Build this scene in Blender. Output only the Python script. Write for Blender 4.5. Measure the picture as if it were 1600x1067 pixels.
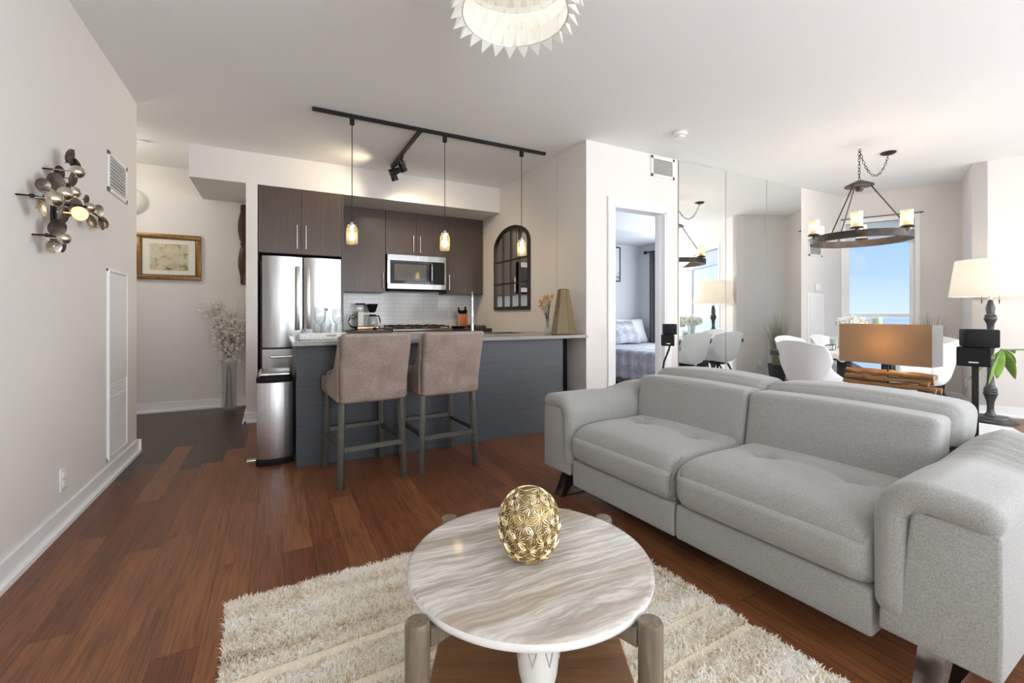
import bpy, bmesh, math, random
from mathutils import Vector, Matrix
import numpy as np
PI = math.pi
random.seed(7)
for _o in list(bpy.data.objects):
    bpy.data.objects.remove(_o)
SC = bpy.context.scene
COL = SC.collection
# ------------------------------------------------------------------ camera
FPX, HOR, CAMH, CEIL = 703.0, 492.0, 1.09, 2.76
YAW = math.atan(370 / 703.0)
cd = bpy.data.cameras.new('camera')
cam = bpy.data.objects.new('camera', cd)
COL.objects.link(cam)
cam.location = (0, 0, CAMH)
cam.rotation_euler = (PI / 2, 0, -YAW)
cd.sensor_width = 36
cd.lens = FPX / 1600 * 36
cd.shift_y = -(533.5 - HOR) / 1600
cd.clip_start = 0.05
cd.clip_end = 20000
SC.camera = cam
# ------------------------------------------------------------------ world and exposure
SC.view_settings.view_transform = 'Standard'
SC.view_settings.look = 'None'
SC.view_settings.gamma = 1
SC.view_settings.use_curve_mapping = False
SC.view_settings.exposure = 0.62
SC.cycles.max_bounces = 14
SC.cycles.diffuse_bounces = 8
SC.cycles.glossy_bounces = 6
SC.cycles.transparent_max_bounces = 16
SC.cycles.sample_clamp_indirect = 6
W = bpy.data.worlds.new('sky')
SC.world = W
W.use_nodes = True
wn = W.node_tree.nodes; wl = W.node_tree.links
wn.clear()
_tc = wn.new('ShaderNodeTexCoord'); _sx = wn.new('ShaderNodeSeparateXYZ')
_cr = wn.new('ShaderNodeValToRGB'); _bg = wn.new('ShaderNodeBackground'); _wo = wn.new('ShaderNodeOutputWorld')
wl.new(_tc.outputs['Generated'], _sx.inputs[0]); wl.new(_sx.outputs['Z'], _cr.inputs[0])
_e = _cr.color_ramp.elements
_e[0].position = 0.0; _e[0].color = (.55, .69, .84, 1)
_e[1].position = 0.30; _e[1].color = (.215, .385, .69, 1)
_x = _e.new(0.08); _x.color = (.37, .545, .79, 1)
wl.new(_cr.outputs[0], _bg.inputs[0]); _bg.inputs[1].default_value = .88
wl.new(_bg.outputs[0], _wo.inputs[0])

def area(name, loc, direction, sx, sy, power, color=(1, 1, 1), spread=PI):
    l = bpy.data.lights.new(name, 'AREA'); l.shape = 'RECTANGLE'
    l.size = sx; l.size_y = sy; l.energy = power; l.color = color; l.spread = spread
    o = bpy.data.objects.new(name, l); COL.objects.link(o)
    o.location = loc
    o.rotation_euler = Vector(direction).to_track_quat('-Z', 'Y').to_euler()
    return o

def point(name, loc, power, color, r=.03):
    l = bpy.data.lights.new(name, 'POINT'); l.energy = power; l.color = color; l.shadow_soft_size = r
    o = bpy.data.objects.new(name, l); COL.objects.link(o); o.location = loc
    return o
# daylight through the tall windows behind the camera and the bedroom window
for _x, _w, _e in ((.35, .9, 44), (2.35, 1.7, 64), (4.75, 2.2, 54)):
    area('daylight_back', (_x, -2.56, 1.45), (0, 1, .95), _w, 2.1, _e, (.95, .975, 1))
_sl = bpy.data.lights.new('sun', 'SUN'); _sl.energy = 1.1; _sl.angle = .01; _sl.color = (1, .95, .86)
_so = bpy.data.objects.new('sun', _sl); COL.objects.link(_so); _so.location = (-20, 3, 22)
_so.rotation_euler = Vector((1, -.15, -1)).to_track_quat('-Z', 'Y').to_euler()
area('fill_right', (8.62, -1.66, 1.4), (-.895, -.445, .75), 1.4, 2.0, 250, (.95, .975, 1))  # added fill lamp that brightens the left wall, set at an invented window
area('daylight_bedroom', (5.9, 4.6, 1.5), (-1, .1, 0), 1.1, 1.5, 40, (.90, .95, 1))

# ------------------------------------------------------------------ materials
class NT:
    def __init__(s, name):
        s.m = bpy.data.materials.new(name); s.m.use_nodes = True
        s.n = s.m.node_tree.nodes; s.l = s.m.node_tree.links
        s.p = s.n.get('Principled BSDF'); s.out = s.n.get('Material Output')
    def node(s, t, **kw):
        n = s.n.new(t)
        for k, v in kw.items(): setattr(n, k, v)
        return n
    def link(s, a, b):
        s.l.new(a, b)
    def set(s, inp, v):
        if hasattr(v, 'links'): s.link(v, inp)
        elif v is not None: inp.default_value = v
    def math(s, op, a, b=None, c=None):
        n = s.node('ShaderNodeMath', operation=op)
        s.set(n.inputs[0], a)
        if b is not None: s.set(n.inputs[1], b)
        if c is not None: s.set(n.inputs[2], c)
        return n.outputs[0]
    def coord(s, kind='Object', scale=(1, 1, 1), rot=(0, 0, 0)):
        if kind == 'Position':
            src = s.node('ShaderNodeNewGeometry').outputs['Position']
        else:
            src = s.node('ShaderNodeTexCoord').outputs[kind]
        mp = s.node('ShaderNodeMapping')
        mp.inputs['Scale'].default_value = scale; mp.inputs['Rotation'].default_value = rot
        s.link(src, mp.inputs['Vector'])
        return mp.outputs[0]
    def noise(s, vec, scale, detail=3, rough=.5, dist=0):
        n = s.node('ShaderNodeTexNoise'); s.link(vec, n.inputs['Vector'])
        n.inputs['Scale'].default_value = scale; n.inputs['Detail'].default_value = detail
        n.inputs['Roughness'].default_value = rough; n.inputs['Distortion'].default_value = dist
        return n.outputs[0]
    def ramp(s, fac, stops, interp='LINEAR'):
        n = s.node('ShaderNodeValToRGB'); s.set(n.inputs[0], fac)
        n.color_ramp.interpolation = interp
        e = n.color_ramp.elements
        while len(e) > 1: e.remove(e[-1])
        e[0].position = stops[0][0]; e[0].color = tuple(stops[0][1]) + (1,)
        for p_, c_ in stops[1:]:
            x = e.new(p_); x.color = tuple(c_) + (1,)
        return n.outputs[0]
    def mix(s, fac, a, b, mode='MIX'):
        n = s.node('ShaderNodeMix', data_type='RGBA', blend_type=mode)
        s.set(n.inputs[0], fac)
        for i, v in ((6, a), (7, b)):
            if hasattr(v, 'links'): s.link(v, n.inputs[i])
            else: n.inputs[i].default_value = tuple(v) + (1,)
        return n.outputs[2]
    def bump(s, h, strength=.2, dist=.01):
        n = s.node('ShaderNodeBump'); n.inputs['Strength'].default_value = strength
        n.inputs['Distance'].default_value = dist; s.link(h, n.inputs['Height'])
        s.link(n.outputs[0], s.p.inputs['Normal'])
    def base(s, c, rough=None, metal=None):
        if hasattr(c, 'links'): s.link(c, s.p.inputs['Base Color'])
        else: s.p.inputs['Base Color'].default_value = tuple(c) + (1,)
        if rough is not None: s.set(s.p.inputs['Roughness'], rough)
        if metal is not None: s.p.inputs['Metallic'].default_value = metal

def simple(name, c, rough=.5, metal=0, nscale=40, namt=.08, bump=0, bscale=None, emit=None, estr=0, coat=0):
    t = NT(name)
    v = t.coord('Object')
    f = t.noise(v, nscale)
    lo = tuple(x * (1 - namt) for x in c); hi = tuple(min(1, x * (1 + namt)) for x in c)
    t.base(t.ramp(f, [(.3, lo), (.7, hi)]), rough, metal)
    if bump: t.bump(t.noise(v, bscale or nscale * 3), bump, .004)
    if emit:
        t.p.inputs['Emission Color'].default_value = tuple(emit) + (1,)
        t.p.inputs['Emission Strength'].default_value = estr
    if coat: t.p.inputs['Coat Weight'].default_value = coat
    return t.m

M = {}
M['wall'] = simple('wall_paint', (.74, .715, .685), .85, nscale=2.5, namt=.008, bump=.04, bscale=220)
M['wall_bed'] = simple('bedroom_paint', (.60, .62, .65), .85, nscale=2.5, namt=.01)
M['ceiling'] = simple('ceiling_paint', (.85, .865, .86), .9, nscale=2.5, namt=.006, bump=.04, bscale=200)
M['trim'] = simple('trim_white', (.86, .86, .86), .4, nscale=3, namt=.01)
M['white_plastic'] = simple('white_plastic', (.82, .82, .80), .35, namt=.01)
M['vent_dark'] = simple('vent_painted_shade', (.13, .13, .125), .7)
M['black_metal'] = simple('black_metal', (.012, .011, .010), .4, .3)
M['black_plastic'] = simple('black_plastic', (.008, .008, .009), .6)
M['black_plastic'].node_tree.nodes['Principled BSDF'].inputs['Specular IOR Level'].default_value = .2
M['bronze'] = simple('dark_bronze', (.055, .042, .034), .45, .6, nscale=25, namt=.3)
M['pewter'] = simple('pewter_lamp', (.075, .078, .08), .38, .6, nscale=20, namt=.25)
M['chrome'] = simple('chrome', (.8, .8, .8), .12, 1)
M['nickel'] = simple('brushed_nickel', (.66, .64, .60), .3, 1)
M['mirror'] = simple('mirror_silver', (.93, .95, .94), 0.0, 1, namt=0)
M['mirror_edge'] = simple('mirror_edge', (.35, .37, .35), .3, .5)
M['stove_metal'] = simple('stove_metal', (.30, .24, .18), .3, .9)
M['grate'] = simple('cast_iron', (.03, .027, .024), .5, .2)
M['white_shell'] = simple('white_shell', (.80, .81, .82), .35, nscale=3, namt=.01)
M['black_wood'] = simple('black_table', (.018, .018, .02), .25)
M['gunmetal'] = simple('gunmetal_leg', (.10, .095, .08), .45, .4)
M['leg_chrome'] = simple('polished_sofa_leg', (.22, .20, .19), .08, 1, namt=0)
M['counter'] = simple('quartz_counter', (.25, .235, .21), .2, nscale=260, namt=.12)
M['counter_dark'] = simple('dark_granite', (.035, .035, .038), .2, nscale=200, namt=.3)
M['knife_wood'] = simple('orange_wood', (.50, .14, .04), .4)
M['pink_acrylic'] = simple('rose_acrylic', (.55, .38, .36), .25)
M['green_leaf'] = simple('fresh_leaf', (.20, .38, .07), .4, nscale=14, namt=.35)
M['grass_leaf'] = simple('dry_grass', (.26, .27, .17), .6, nscale=14, namt=.3)
M['flower_white'] = simple('white_petals', (.80, .79, .74), .7, nscale=60, namt=.1)
M['petal_grey'] = simple('dried_petals', (.78, .75, .69), .8, nscale=60, namt=.2)
M['twig'] = simple('twig', (.10, .08, .06), .8)
M['dried'] = simple('dried_orange_flowers', (.60, .34, .14), .8, nscale=60, namt=.3)
M['green_wax'] = simple('green_wax', (.50, .62, .34), .5)
M['lace'] = simple('lace', (.78, .76, .73), .85)
M['candle_sleeve'] = simple('candle_sleeve', (.62, .45, .25), .5)
M['screen_black'] = simple('black_glass', (.012, .012, .013), .06, 0, namt=0)
M['propeller'] = simple('propeller_wood', (.075, .034, .018), .3, nscale=8, namt=.3)
M['gold_frame'] = simple('gold_frame', (.25, .135, .04), .4, .35, nscale=30, namt=.25)
M['gold_line'] = simple('gold_frame_inner', (.13, .07, .03), .4, .2)
M['headboard'] = simple('headboard', (.085, .10, .13), .7)
M['curtain'] = simple('curtain_grey', (.135, .135, .15), .9)
M['white_bedding'] = simple('white_pillow', (.75, .76, .80), .9)
M['console'] = simple('console_wood', (.12, .075, .045), .4)
M['shaft'] = simple('cord_black', (.015, .013, .012), .6)
M['door_paint'] = simple('door_paint', (.80, .80, .79), .45, namt=.01)
M['concrete'] = simple('pot_black', (.03, .03, .032), .5)
M['rug_white'] = simple('white_dining_rug', (.78, .78, .77), .95, nscale=60, namt=.05, bump=.3, bscale=300)
M['rug_grey'] = simple('grey_rug', (.20, .19, .18), .95, nscale=60, namt=.15, bump=.3, bscale=300)
M['coffee_wood'] = None

def emis(name, c, strength, rough=.4, base=None):
    t = NT(name); t.base(base or c, rough)
    t.p.inputs['Emission Color'].default_value = tuple(c) + (1,)
    t.p.inputs['Emission Strength'].default_value = strength
    return t.m
M['bulb'] = emis('bulb_white', (1, .97, .90), 4)
M['filament'] = emis('bulb_amber', (1, .74, .38), 16)
M['tealight'] = emis('amber_candle', (1, .50, .16), 1.1, base=(.8, .5, .25))

def glass(name, tint=(1, 1, 1), alpha=.9, rough=.03, body=None, f0=.006, edge=.5):
    """thin clear glass: mostly see-through with a fresnel sheen; body tints it"""
    t = NT(name)
    tr = t.node('ShaderNodeBsdfTransparent'); tr.inputs[0].default_value = tuple(tint) + (1,)
    gl = t.node('ShaderNodeBsdfGlossy'); gl.inputs['Roughness'].default_value = rough
    lw = t.node('ShaderNodeLayerWeight'); lw.inputs['Blend'].default_value = .5
    fr = t.node('ShaderNodeMath', operation='MULTIPLY_ADD'); t.link(t.math('POWER', lw.outputs['Facing'], 4.0), fr.inputs[0])
    fr.inputs[1].default_value = edge; fr.inputs[2].default_value = f0
    mx = t.node('ShaderNodeMixShader')
    t.link(fr.outputs[0], mx.inputs[0]); t.link(tr.outputs[0], mx.inputs[1]); t.link(gl.outputs[0], mx.inputs[2])
    last = mx
    if body:
        df = t.node('ShaderNodeBsdfPrincipled'); df.inputs['Base Color'].default_value = tuple(body) + (1,)
        df.inputs['Roughness'].default_value = .15
        m2 = t.node('ShaderNodeMixShader'); m2.inputs[0].default_value = 1 - alpha
        t.link(mx.outputs[0], m2.inputs[1]); t.link(df.outputs[0], m2.inputs[2]); last = m2
    t.link(last.outputs[0], t.out.inputs[0])
    return t.m
M['glass'] = glass('window_glass')
M['clear_glass'] = glass('drinking_glass', (.93, .95, .95), .88, .02, (.90, .91, .92), .07, .9)
M['jar_glass'] = glass('jar_glass', (1, .96, .88), .86, .05, (.9, .85, .7))
M['gold_glass'] = glass('gold_glass', (.86, .76, .52), .60, .05, (.33, .275, .155), .05, .7)

def translucent(name, c, tr=.5, emit=None, estr=0, weave=0):
    t = NT(name)
    d = t.node('ShaderNodeBsdfDiffuse'); d.inputs[0].default_value = tuple(c) + (1,)
    b = t.node('ShaderNodeBsdfTranslucent'); b.inputs[0].default_value = tuple(c) + (1,)
    if weave:
        v = t.coord('Object', (weave, weave, weave * 6))
        cc = t.mix(t.noise(v, 1.0, 2), tuple(x * .86 for x in c), tuple(min(1, x * 1.08) for x in c))
        t.link(cc, d.inputs[0]); t.link(cc, b.inputs[0])
    mx = t.node('ShaderNodeMixShader'); mx.inputs[0].default_value = tr
    t.link(d.outputs[0], mx.inputs[1]); t.link(b.outputs[0], mx.inputs[2])
    last = mx.outputs[0]
    if emit:
        e = t.node('ShaderNodeEmission'); e.inputs[0].default_value = tuple(emit) + (1,); e.inputs[1].default_value = estr
        a = t.node('ShaderNodeAddShader'); t.link(last, a.inputs[0]); t.link(e.outputs[0], a.inputs[1]); last = a.outputs[0]
    t.link(last, t.out.inputs[0])
    return t.m
M['capiz'] = translucent('capiz_shell', (.84, .835, .80), .35)
M['shade_white'] = translucent('lamp_shade_white', (.93, .90, .85), .45)
M['shade_tan'] = translucent('lamp_shade_tan', (.52, .385, .25), .5, weave=90)
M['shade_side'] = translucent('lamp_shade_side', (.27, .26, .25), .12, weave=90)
M['frosted'] = glass('seeded_glass', (1, .95, .86), .62, .08, (.92, .84, .70))
M['blind'] = translucent('roller_blind', (.80, .84, .88), .5)
M['dome_white'] = translucent('dome_white', (.88, .86, .82), .4)

def m_floor():
    t = NT('walnut_plank_floor')
    g = t.node('ShaderNodeNewGeometry'); sx = t.node('ShaderNodeSeparateXYZ'); t.link(g.outputs['Position'], sx.inputs[0])
    X, Y = sx.outputs[0], sx.outputs[1]
    w, L = .127, 1.25
    px = t.math('DIVIDE', t.math('ADD', X, 10.0), w); row = t.math('FLOOR', px); fx = t.math('FRACT', px)
    wn1 = t.node('ShaderNodeTexWhiteNoise', noise_dimensions='1D'); t.link(row, wn1.inputs['W'])
    off = t.math('MULTIPLY', wn1.outputs['Value'], 7.3)
    py = t.math('ADD', t.math('DIVIDE', t.math('ADD', Y, 10.0), L), off); cell = t.math('FLOOR', py); fy = t.math('FRACT', py)
    cx = t.node('ShaderNodeCombineXYZ'); t.link(row, cx.inputs[0]); t.link(cell, cx.inputs[1])
    wn2 = t.node('ShaderNodeTexWhiteNoise', noise_dimensions='3D'); t.link(cx.outputs[0], wn2.inputs['Vector'])
    r = wn2.outputs['Value']
    col = t.ramp(r, [(0, (.165, .054, .022)), (.3, (.205, .070, .028)), (.6, (.245, .088, .034)), (.85, (.290, .115, .045)), (1, (.185, .066, .030))])
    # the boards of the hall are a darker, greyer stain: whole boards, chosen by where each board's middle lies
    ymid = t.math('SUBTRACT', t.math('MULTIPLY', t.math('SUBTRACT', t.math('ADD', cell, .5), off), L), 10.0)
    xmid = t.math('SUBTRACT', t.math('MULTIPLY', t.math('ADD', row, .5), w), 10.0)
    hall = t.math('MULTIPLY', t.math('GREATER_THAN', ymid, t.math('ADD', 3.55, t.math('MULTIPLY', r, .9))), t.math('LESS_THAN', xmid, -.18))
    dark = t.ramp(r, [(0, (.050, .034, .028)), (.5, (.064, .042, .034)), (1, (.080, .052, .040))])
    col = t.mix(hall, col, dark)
    # grain
    mp = t.node('ShaderNodeCombineXYZ')
    t.link(t.math('MULTIPLY', X, 26.0), mp.inputs[0]); t.link(t.math('MULTIPLY', Y, 1.6), mp.inputs[1]); t.link(t.math('MULTIPLY', r, 40.0), mp.inputs[2])
    gn = t.noise(mp.outputs[0], 1.0, 5, .6, 1.2)
    col = t.mix(t.ramp(gn, [(.33, (.9, .9, .9)), (.60, (0, 0, 0))]), col, t.mix(.5, col, (.035, .013, .006)))
    mp2 = t.node('ShaderNodeCombineXYZ')
    t.link(t.math('MULTIPLY', X, 150.0), mp2.inputs[0]); t.link(t.math('MULTIPLY', Y, 5.0), mp2.inputs[1]); t.link(t.math('MULTIPLY', r, 70.0), mp2.inputs[2])
    fine = t.noise(mp2.outputs[0], 1.0, 3, .6, .4)
    col = t.mix(t.ramp(fine, [(.38, (.8, .8, .8)), (.54, (0, 0, 0))]), col, t.mix(.5, col, (.025, .010, .004)))
    kn = t.noise(t.coord('Position', (5, 2.2, 1)), 1.0, 2, .5)
    col = t.mix(t.ramp(kn, [(.62, (0, 0, 0)), (.74, (.6, .6, .6))]), col, t.mix(.6, col, (.03, .012, .006)))
    ex = t.math('MINIMUM', fx, t.math('SUBTRACT', 1.0, fx)); ey = t.math('MINIMUM', fy, t.math('SUBTRACT', 1.0, fy))
    seam = t.math('MAXIMUM', t.math('LESS_THAN', ex, .012), t.math('LESS_THAN', ey, .0016))
    col = t.mix(t.math('MULTIPLY', seam, .55), col, (.02, .009, .005))
    t.base(col, t.math('ADD', .27, t.math('MULTIPLY', gn, .16)))
    t.p.inputs['Specular IOR Level'].default_value = .42
    hgt = t.math('SUBTRACT', t.math('MULTIPLY', fine, .25), seam)
    t.bump(hgt, .12, .002)
    return t.m
M['floor'] = m_floor()

def m_wood(name, stops, sc, rough=.4, bump=.05, dist=1.0, rot=(0, 0, 0)):
    t = NT(name); v = t.coord('Object', sc, rot)
    n = t.noise(v, 1.0, 5, .6, dist)
    t.base(t.ramp(n, stops), rough)
    t.bump(n, bump, .002)
    return t.m
M['cabinet'] = m_wood('dark_walnut_laminate', [(.3, (.060, .041, .032)), (.7, (.092, .064, .050))], (90, 90, 2.0), .32, .03)
M['island'] = m_wood('charcoal_oak_panel', [(.3, (.034, .039, .047)), (.7, (.062, .069, .081))], (2.5, 2.5, 110), .42, .08)
M['post_wood'] = m_wood('greyed_oak_post', [(.25, (.085, .062, .042)), (.7, (.21, .17, .125))], (40, 40, 4), .4, .05)
M['shelf_wood'] = m_wood('brown_shelf_wood', [(.25, (.12, .055, .022)), (.7, (.24, .12, .050))], (3, 30, 30), .4, .05)
M['drift'] = m_wood('driftwood', [(.2, (.10, .045, .018)), (.5, (.28, .14, .055)), (.8, (.50, .30, .13))], (6, 60, 60), .6, .3, 2.5)
M['drift2'] = m_wood('driftwood_sticks', [(.2, (.09, .04, .016)), (.5, (.26, .13, .05)), (.8, (.50, .30, .13))], (60, 6, 60), .6, .3, 2.5)
M['steel'] = None
def m_steel():
    t = NT('brushed_stainless'); v = t.coord('Object', (2, 2, 2))
    n = t.noise(t.coord('Object', (260, 260, 2.0)), 1.0, 2)
    w = t.noise(t.coord('Object', (4.0, 4.0, .6)), 1.0, 2)
    t.base(t.ramp(n, [(.3, (.40, .40, .40)), (.7, (.47, .47, .47))]), t.math('ADD', .20, t.math('MULTIPLY', n, .10)), 1)
    t.bump(w, .35, .03)
    return t.m
M['steel'] = m_steel()
M['bin_steel'] = simple('satin_steel', (.62, .62, .63), .38, 1, nscale=80, namt=.05)
def m_fabric(name, c, weave=420, amt=.14, bump=.35, sheen=.3):
    t = NT(name); v = t.coord('Object')
    n1 = t.noise(v, weave, 2, .6); n2 = t.noise(v, 5.5, 3)
    wv = t.node('ShaderNodeTexWave', wave_type='BANDS', bands_direction='DIAGONAL'); t.link(v, wv.inputs[0]); wv.inputs['Scale'].default_value = weave * .75
    wv.inputs['Distortion'].default_value = 3.0
    f = t.math('ADD', t.math('ADD', t.math('MULTIPLY', n1, .55), t.math('MULTIPLY', t.noise(v, weave * .7, 3, .7), .33)), t.math('MULTIPLY', wv.outputs['Fac'], .12))
    col = t.ramp(f, [(.30, tuple(x * (1 - amt) for x in c)), (.68, tuple(min(1, x * (1 + amt)) for x in c))])
    col = t.mix(t.math('MULTIPLY', n2, .18), col, tuple(x * .9 for x in c))
    t.base(col, .95); t.p.inputs['Sheen Weight'].default_value = sheen
    t.bump(f, bump, .0012)
    return t.m
M['sofa'] = m_fabric('pale_grey_woven_fabric', (.295, .293, .280), 300, .42, .40)
M['sofa_seam'] = simple('sofa_seam', (.22, .215, .20), .95)
def m_leather():
    t = NT('taupe_leather'); v = t.coord('Object')
    n1 = t.noise(v, 7, 4, .6, .4); n2 = t.noise(v, 90, 3, .6)
    f = t.math('ADD', t.math('MULTIPLY', n1, .6), t.math('MULTIPLY', n2, .4))
    t.base(t.ramp(f, [(.3, (.165, .120, .095)), (.5, (.250, .190, .158)), (.70, (.36, .290, .250))]), .42)
    t.bump(n2, .15, .002)
    return t.m
M['leather'] = m_leather()
def m_marble():
    t = NT('veined_marble')
    v = t.coord('Object', (1, 1, 1), (0, 0, math.radians(-26)))
    sx = t.node('ShaderNodeSeparateXYZ'); t.link(v, sx.inputs[0])
    warp = t.noise(v, 2.2, 4, .55)
    y = t.math('ADD', sx.outputs[1], t.math('MULTIPLY', t.math('SUBTRACT', warp, .5), .11))
    c = t.node('ShaderNodeCombineXYZ'); t.link(t.math('MULTIPLY', sx.outputs[0], .8), c.inputs[0]); t.link(t.math('MULTIPLY', y, 8.5), c.inputs[1])
    n = t.noise(c.outputs[0], 1.0, 6, .62, .5)
    col = t.ramp(n, [(.28, (.30, .26, .22)), (.36, (.36, .285, .22)), (.42, (.53, .475, .41)), (.47, (.66, .635, .59)), (.53, (.40, .355, .31)), (.57, (.64, .61, .565)), (.64, (.57, .53, .475)), (.69, (.37, .295, .225)), (.76, (.60, .56, .50))])
    c3 = t.node('ShaderNodeCombineXYZ'); t.link(t.math('MULTIPLY', sx.outputs[0], .5), c3.inputs[0]); t.link(t.math('MULTIPLY', y, 10.0), c3.inputs[1]); c3.inputs[2].default_value = 4.2
    n3 = t.noise(c3.outputs[0], 1.0, 3, .5, .3)
    col = t.mix(t.ramp(n3, [(.50, (0, 0, 0)), (.58, (.75, .75, .75)), (.66, (.1, .1, .1))]), col, (.36, .285, .22))
    col = t.mix(t.ramp(n3, [(.33, (.8, .8, .8)), (.44, (0, 0, 0))]), col, (.74, .72, .69))
    c2 = t.node('ShaderNodeCombineXYZ'); t.link(t.math('MULTIPLY', sx.outputs[0], 7.0), c2.inputs[0]); t.link(t.math('MULTIPLY', y, 75.0), c2.inputs[1])
    n2 = t.noise(c2.outputs[0], 1.0, 4, .65, .3)
    col = t.mix(t.ramp(n2, [(.38, (.8, .8, .8)), (.56, (0, 0, 0))]), col, t.mix(.6, col, (.27, .245, .215)))
    t.base(col, .13)
    return t.m
M['marble'] = m_marble()
M['marble_edge'] = simple('marble_edge', (.84, .84, .84), .2, nscale=12, namt=.04)
def m_tile():
    t = NT('white_subway_tile')
    g = t.node('ShaderNodeTexCoord'); sx = t.node('ShaderNodeSeparateXYZ'); t.link(g.outputs['Object'], sx.inputs[0])
    c = t.node('ShaderNodeCombineXYZ'); t.link(sx.outputs[0], c.inputs[0]); t.link(sx.outputs[2], c.inputs[1])
    b = t.node('ShaderNodeTexBrick'); t.link(c.outputs[0], b.inputs['Vector'])
    b.inputs['Scale'].default_value = 1; b.inputs['Brick Width'].default_value = .205; b.inputs['Row Height'].default_value = .054
    b.inputs['Mortar Size'].default_value = .0022; b.inputs['Mortar Smooth'].default_value = .3; b.offset = 0
    b.inputs['Color1'].default_value = (.80, .80, .80, 1); b.inputs['Color2'].default_value = (.77, .775, .78, 1); b.inputs['Mortar'].default_value = (.60, .60, .59, 1)
    t.base(b.outputs['Color'], .14)
    t.bump(t.math('SUBTRACT', 1.0, b.outputs['Fac']), .3, .002)
    return t.m
M['tile'] = m_tile()
def m_gold():
    t = NT('gold_filigree'); v = t.coord('Object')
    vo = t.node('ShaderNodeTexVoronoi'); t.link(v, vo.inputs['Vector']); vo.inputs['Scale'].default_value = 15
    n = t.noise(v, 34, 2)
    t.base(t.ramp(n, [(.35, (.78, .64, .34)), (.65, (.95, .86, .62))]), .24, 1)
    return t.m
M['gold'] = m_gold()
M['gold_dark'] = simple('gold_hollow_shade', (.32, .23, .10), .4, .8, nscale=30, namt=.3)
def m_bedding():
    t = NT('plaid_bedding'); v = t.coord('Object')
    sx = t.node('ShaderNodeSeparateXYZ'); t.link(v, sx.inputs[0])
    a = t.math('SINE', t.math('MULTIPLY', sx.outputs[0], 32.0)); b = t.math('SINE', t.math('MULTIPLY', sx.outputs[1], 32.0))
    c = t.math('SINE', t.math('MULTIPLY', sx.outputs[2], 32.0))
    n = t.noise(v, 20, 4, .7)
    f = t.math('ADD', t.math('MULTIPLY', t.math('ADD', t.math('ADD', a, b), c), .09), n)
    t.base(t.ramp(f, [(.3, (.27, .28, .33)), (.5, (.38, .395, .45)), (.72, (.52, .535, .59))]), .9)
    return t.m
M['bedding'] = m_bedding()
def m_art(name, stops, scale):
    t = NT(name); v = t.coord('Object')
    sx = t.node('ShaderNodeSeparateXYZ'); t.link(v, sx.inputs[0])
    n = t.noise(v, scale, 5, .65, .6)
    f = t.math('ADD', n, t.math('MULTIPLY', sx.outputs[2], .35))
    t.base(t.ramp(f, stops), .5)
    return t.m
M['etching'] = m_art('etching', [(.40, (.16, .13, .06)), (.50, (.36, .31, .18)), (.60, (.56, .50, .34)), (.72, (.62, .57, .44)), (.85, (.35, .30, .2))], 11)
M['mat_board'] = simple('mat_board', (.74, .71, .62), .8, namt=.02)
M['botanical'] = m_art('botanical_print', [(.38, (.20, .21, .22)), (.47, (.42, .44, .46)), (.56, (.66, .68, .70))], 16)
M['silver_dome'] = simple('champagne_metal', (.60, .55, .45), .22, 1, nscale=60, namt=.25, bump=.25, bscale=90)
M['disc_dark'] = simple('antique_disc', (.17, .14, .12), .3, .9, nscale=40, namt=.35)
M['lit_disc'] = emis('lit_amber_ball', (1, .60, .26), .9, base=(.7, .5, .3))
M['terrazzo'] = simple('speckled_tray', (.76, .76, .75), .4, nscale=150, namt=.25)
M['sea'] = simple('sea_water', (.74, .80, .86), 1.0, nscale=.002, namt=.1)
M['ceramic'] = simple('white_ceramic', (.72, .72, .70), .2, namt=.02)
M['relief'] = simple('relief_grey', (.40, .38, .35), .5)

# ------------------------------------------------------------------ objects
MW = {}
def link(o, parent=None):
    COL.objects.link(o)
    if parent is not None: o.parent = parent
def tag(o, label=None, cat=None, group=None, kind=None):
    if label: o['label'] = label
    if cat: o['category'] = cat
    if group: o['group'] = group
    if kind: o['kind'] = kind
    return o
def thing(name, label, cat, loc=(0, 0, 0), rotz=0, group=None):
    o = bpy.data.objects.new(name, None); o.empty_display_size = .05
    link(o); o.location = loc; o.rotation_euler = (0, 0, rotz)
    MW[o] = Matrix.Translation(loc) @ Matrix.Rotation(rotz, 4, 'Z')
    return tag(o, label, cat, group)
def copy_tree(o, parent=None):
    c = o.copy(); COL.objects.link(c); c.parent = parent
    MW[c] = MW.get(o, Matrix())
    for ch in list(o.children): copy_tree(ch, c)
    return c
def place(o, loc, rotz=0, label=None):
    o.location = loc; o.rotation_euler = (0, 0, rotz)
    if label: o['label'] = label
    MW[o] = Matrix.Translation(loc) @ Matrix.Rotation(rotz, 4, 'Z')

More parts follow.
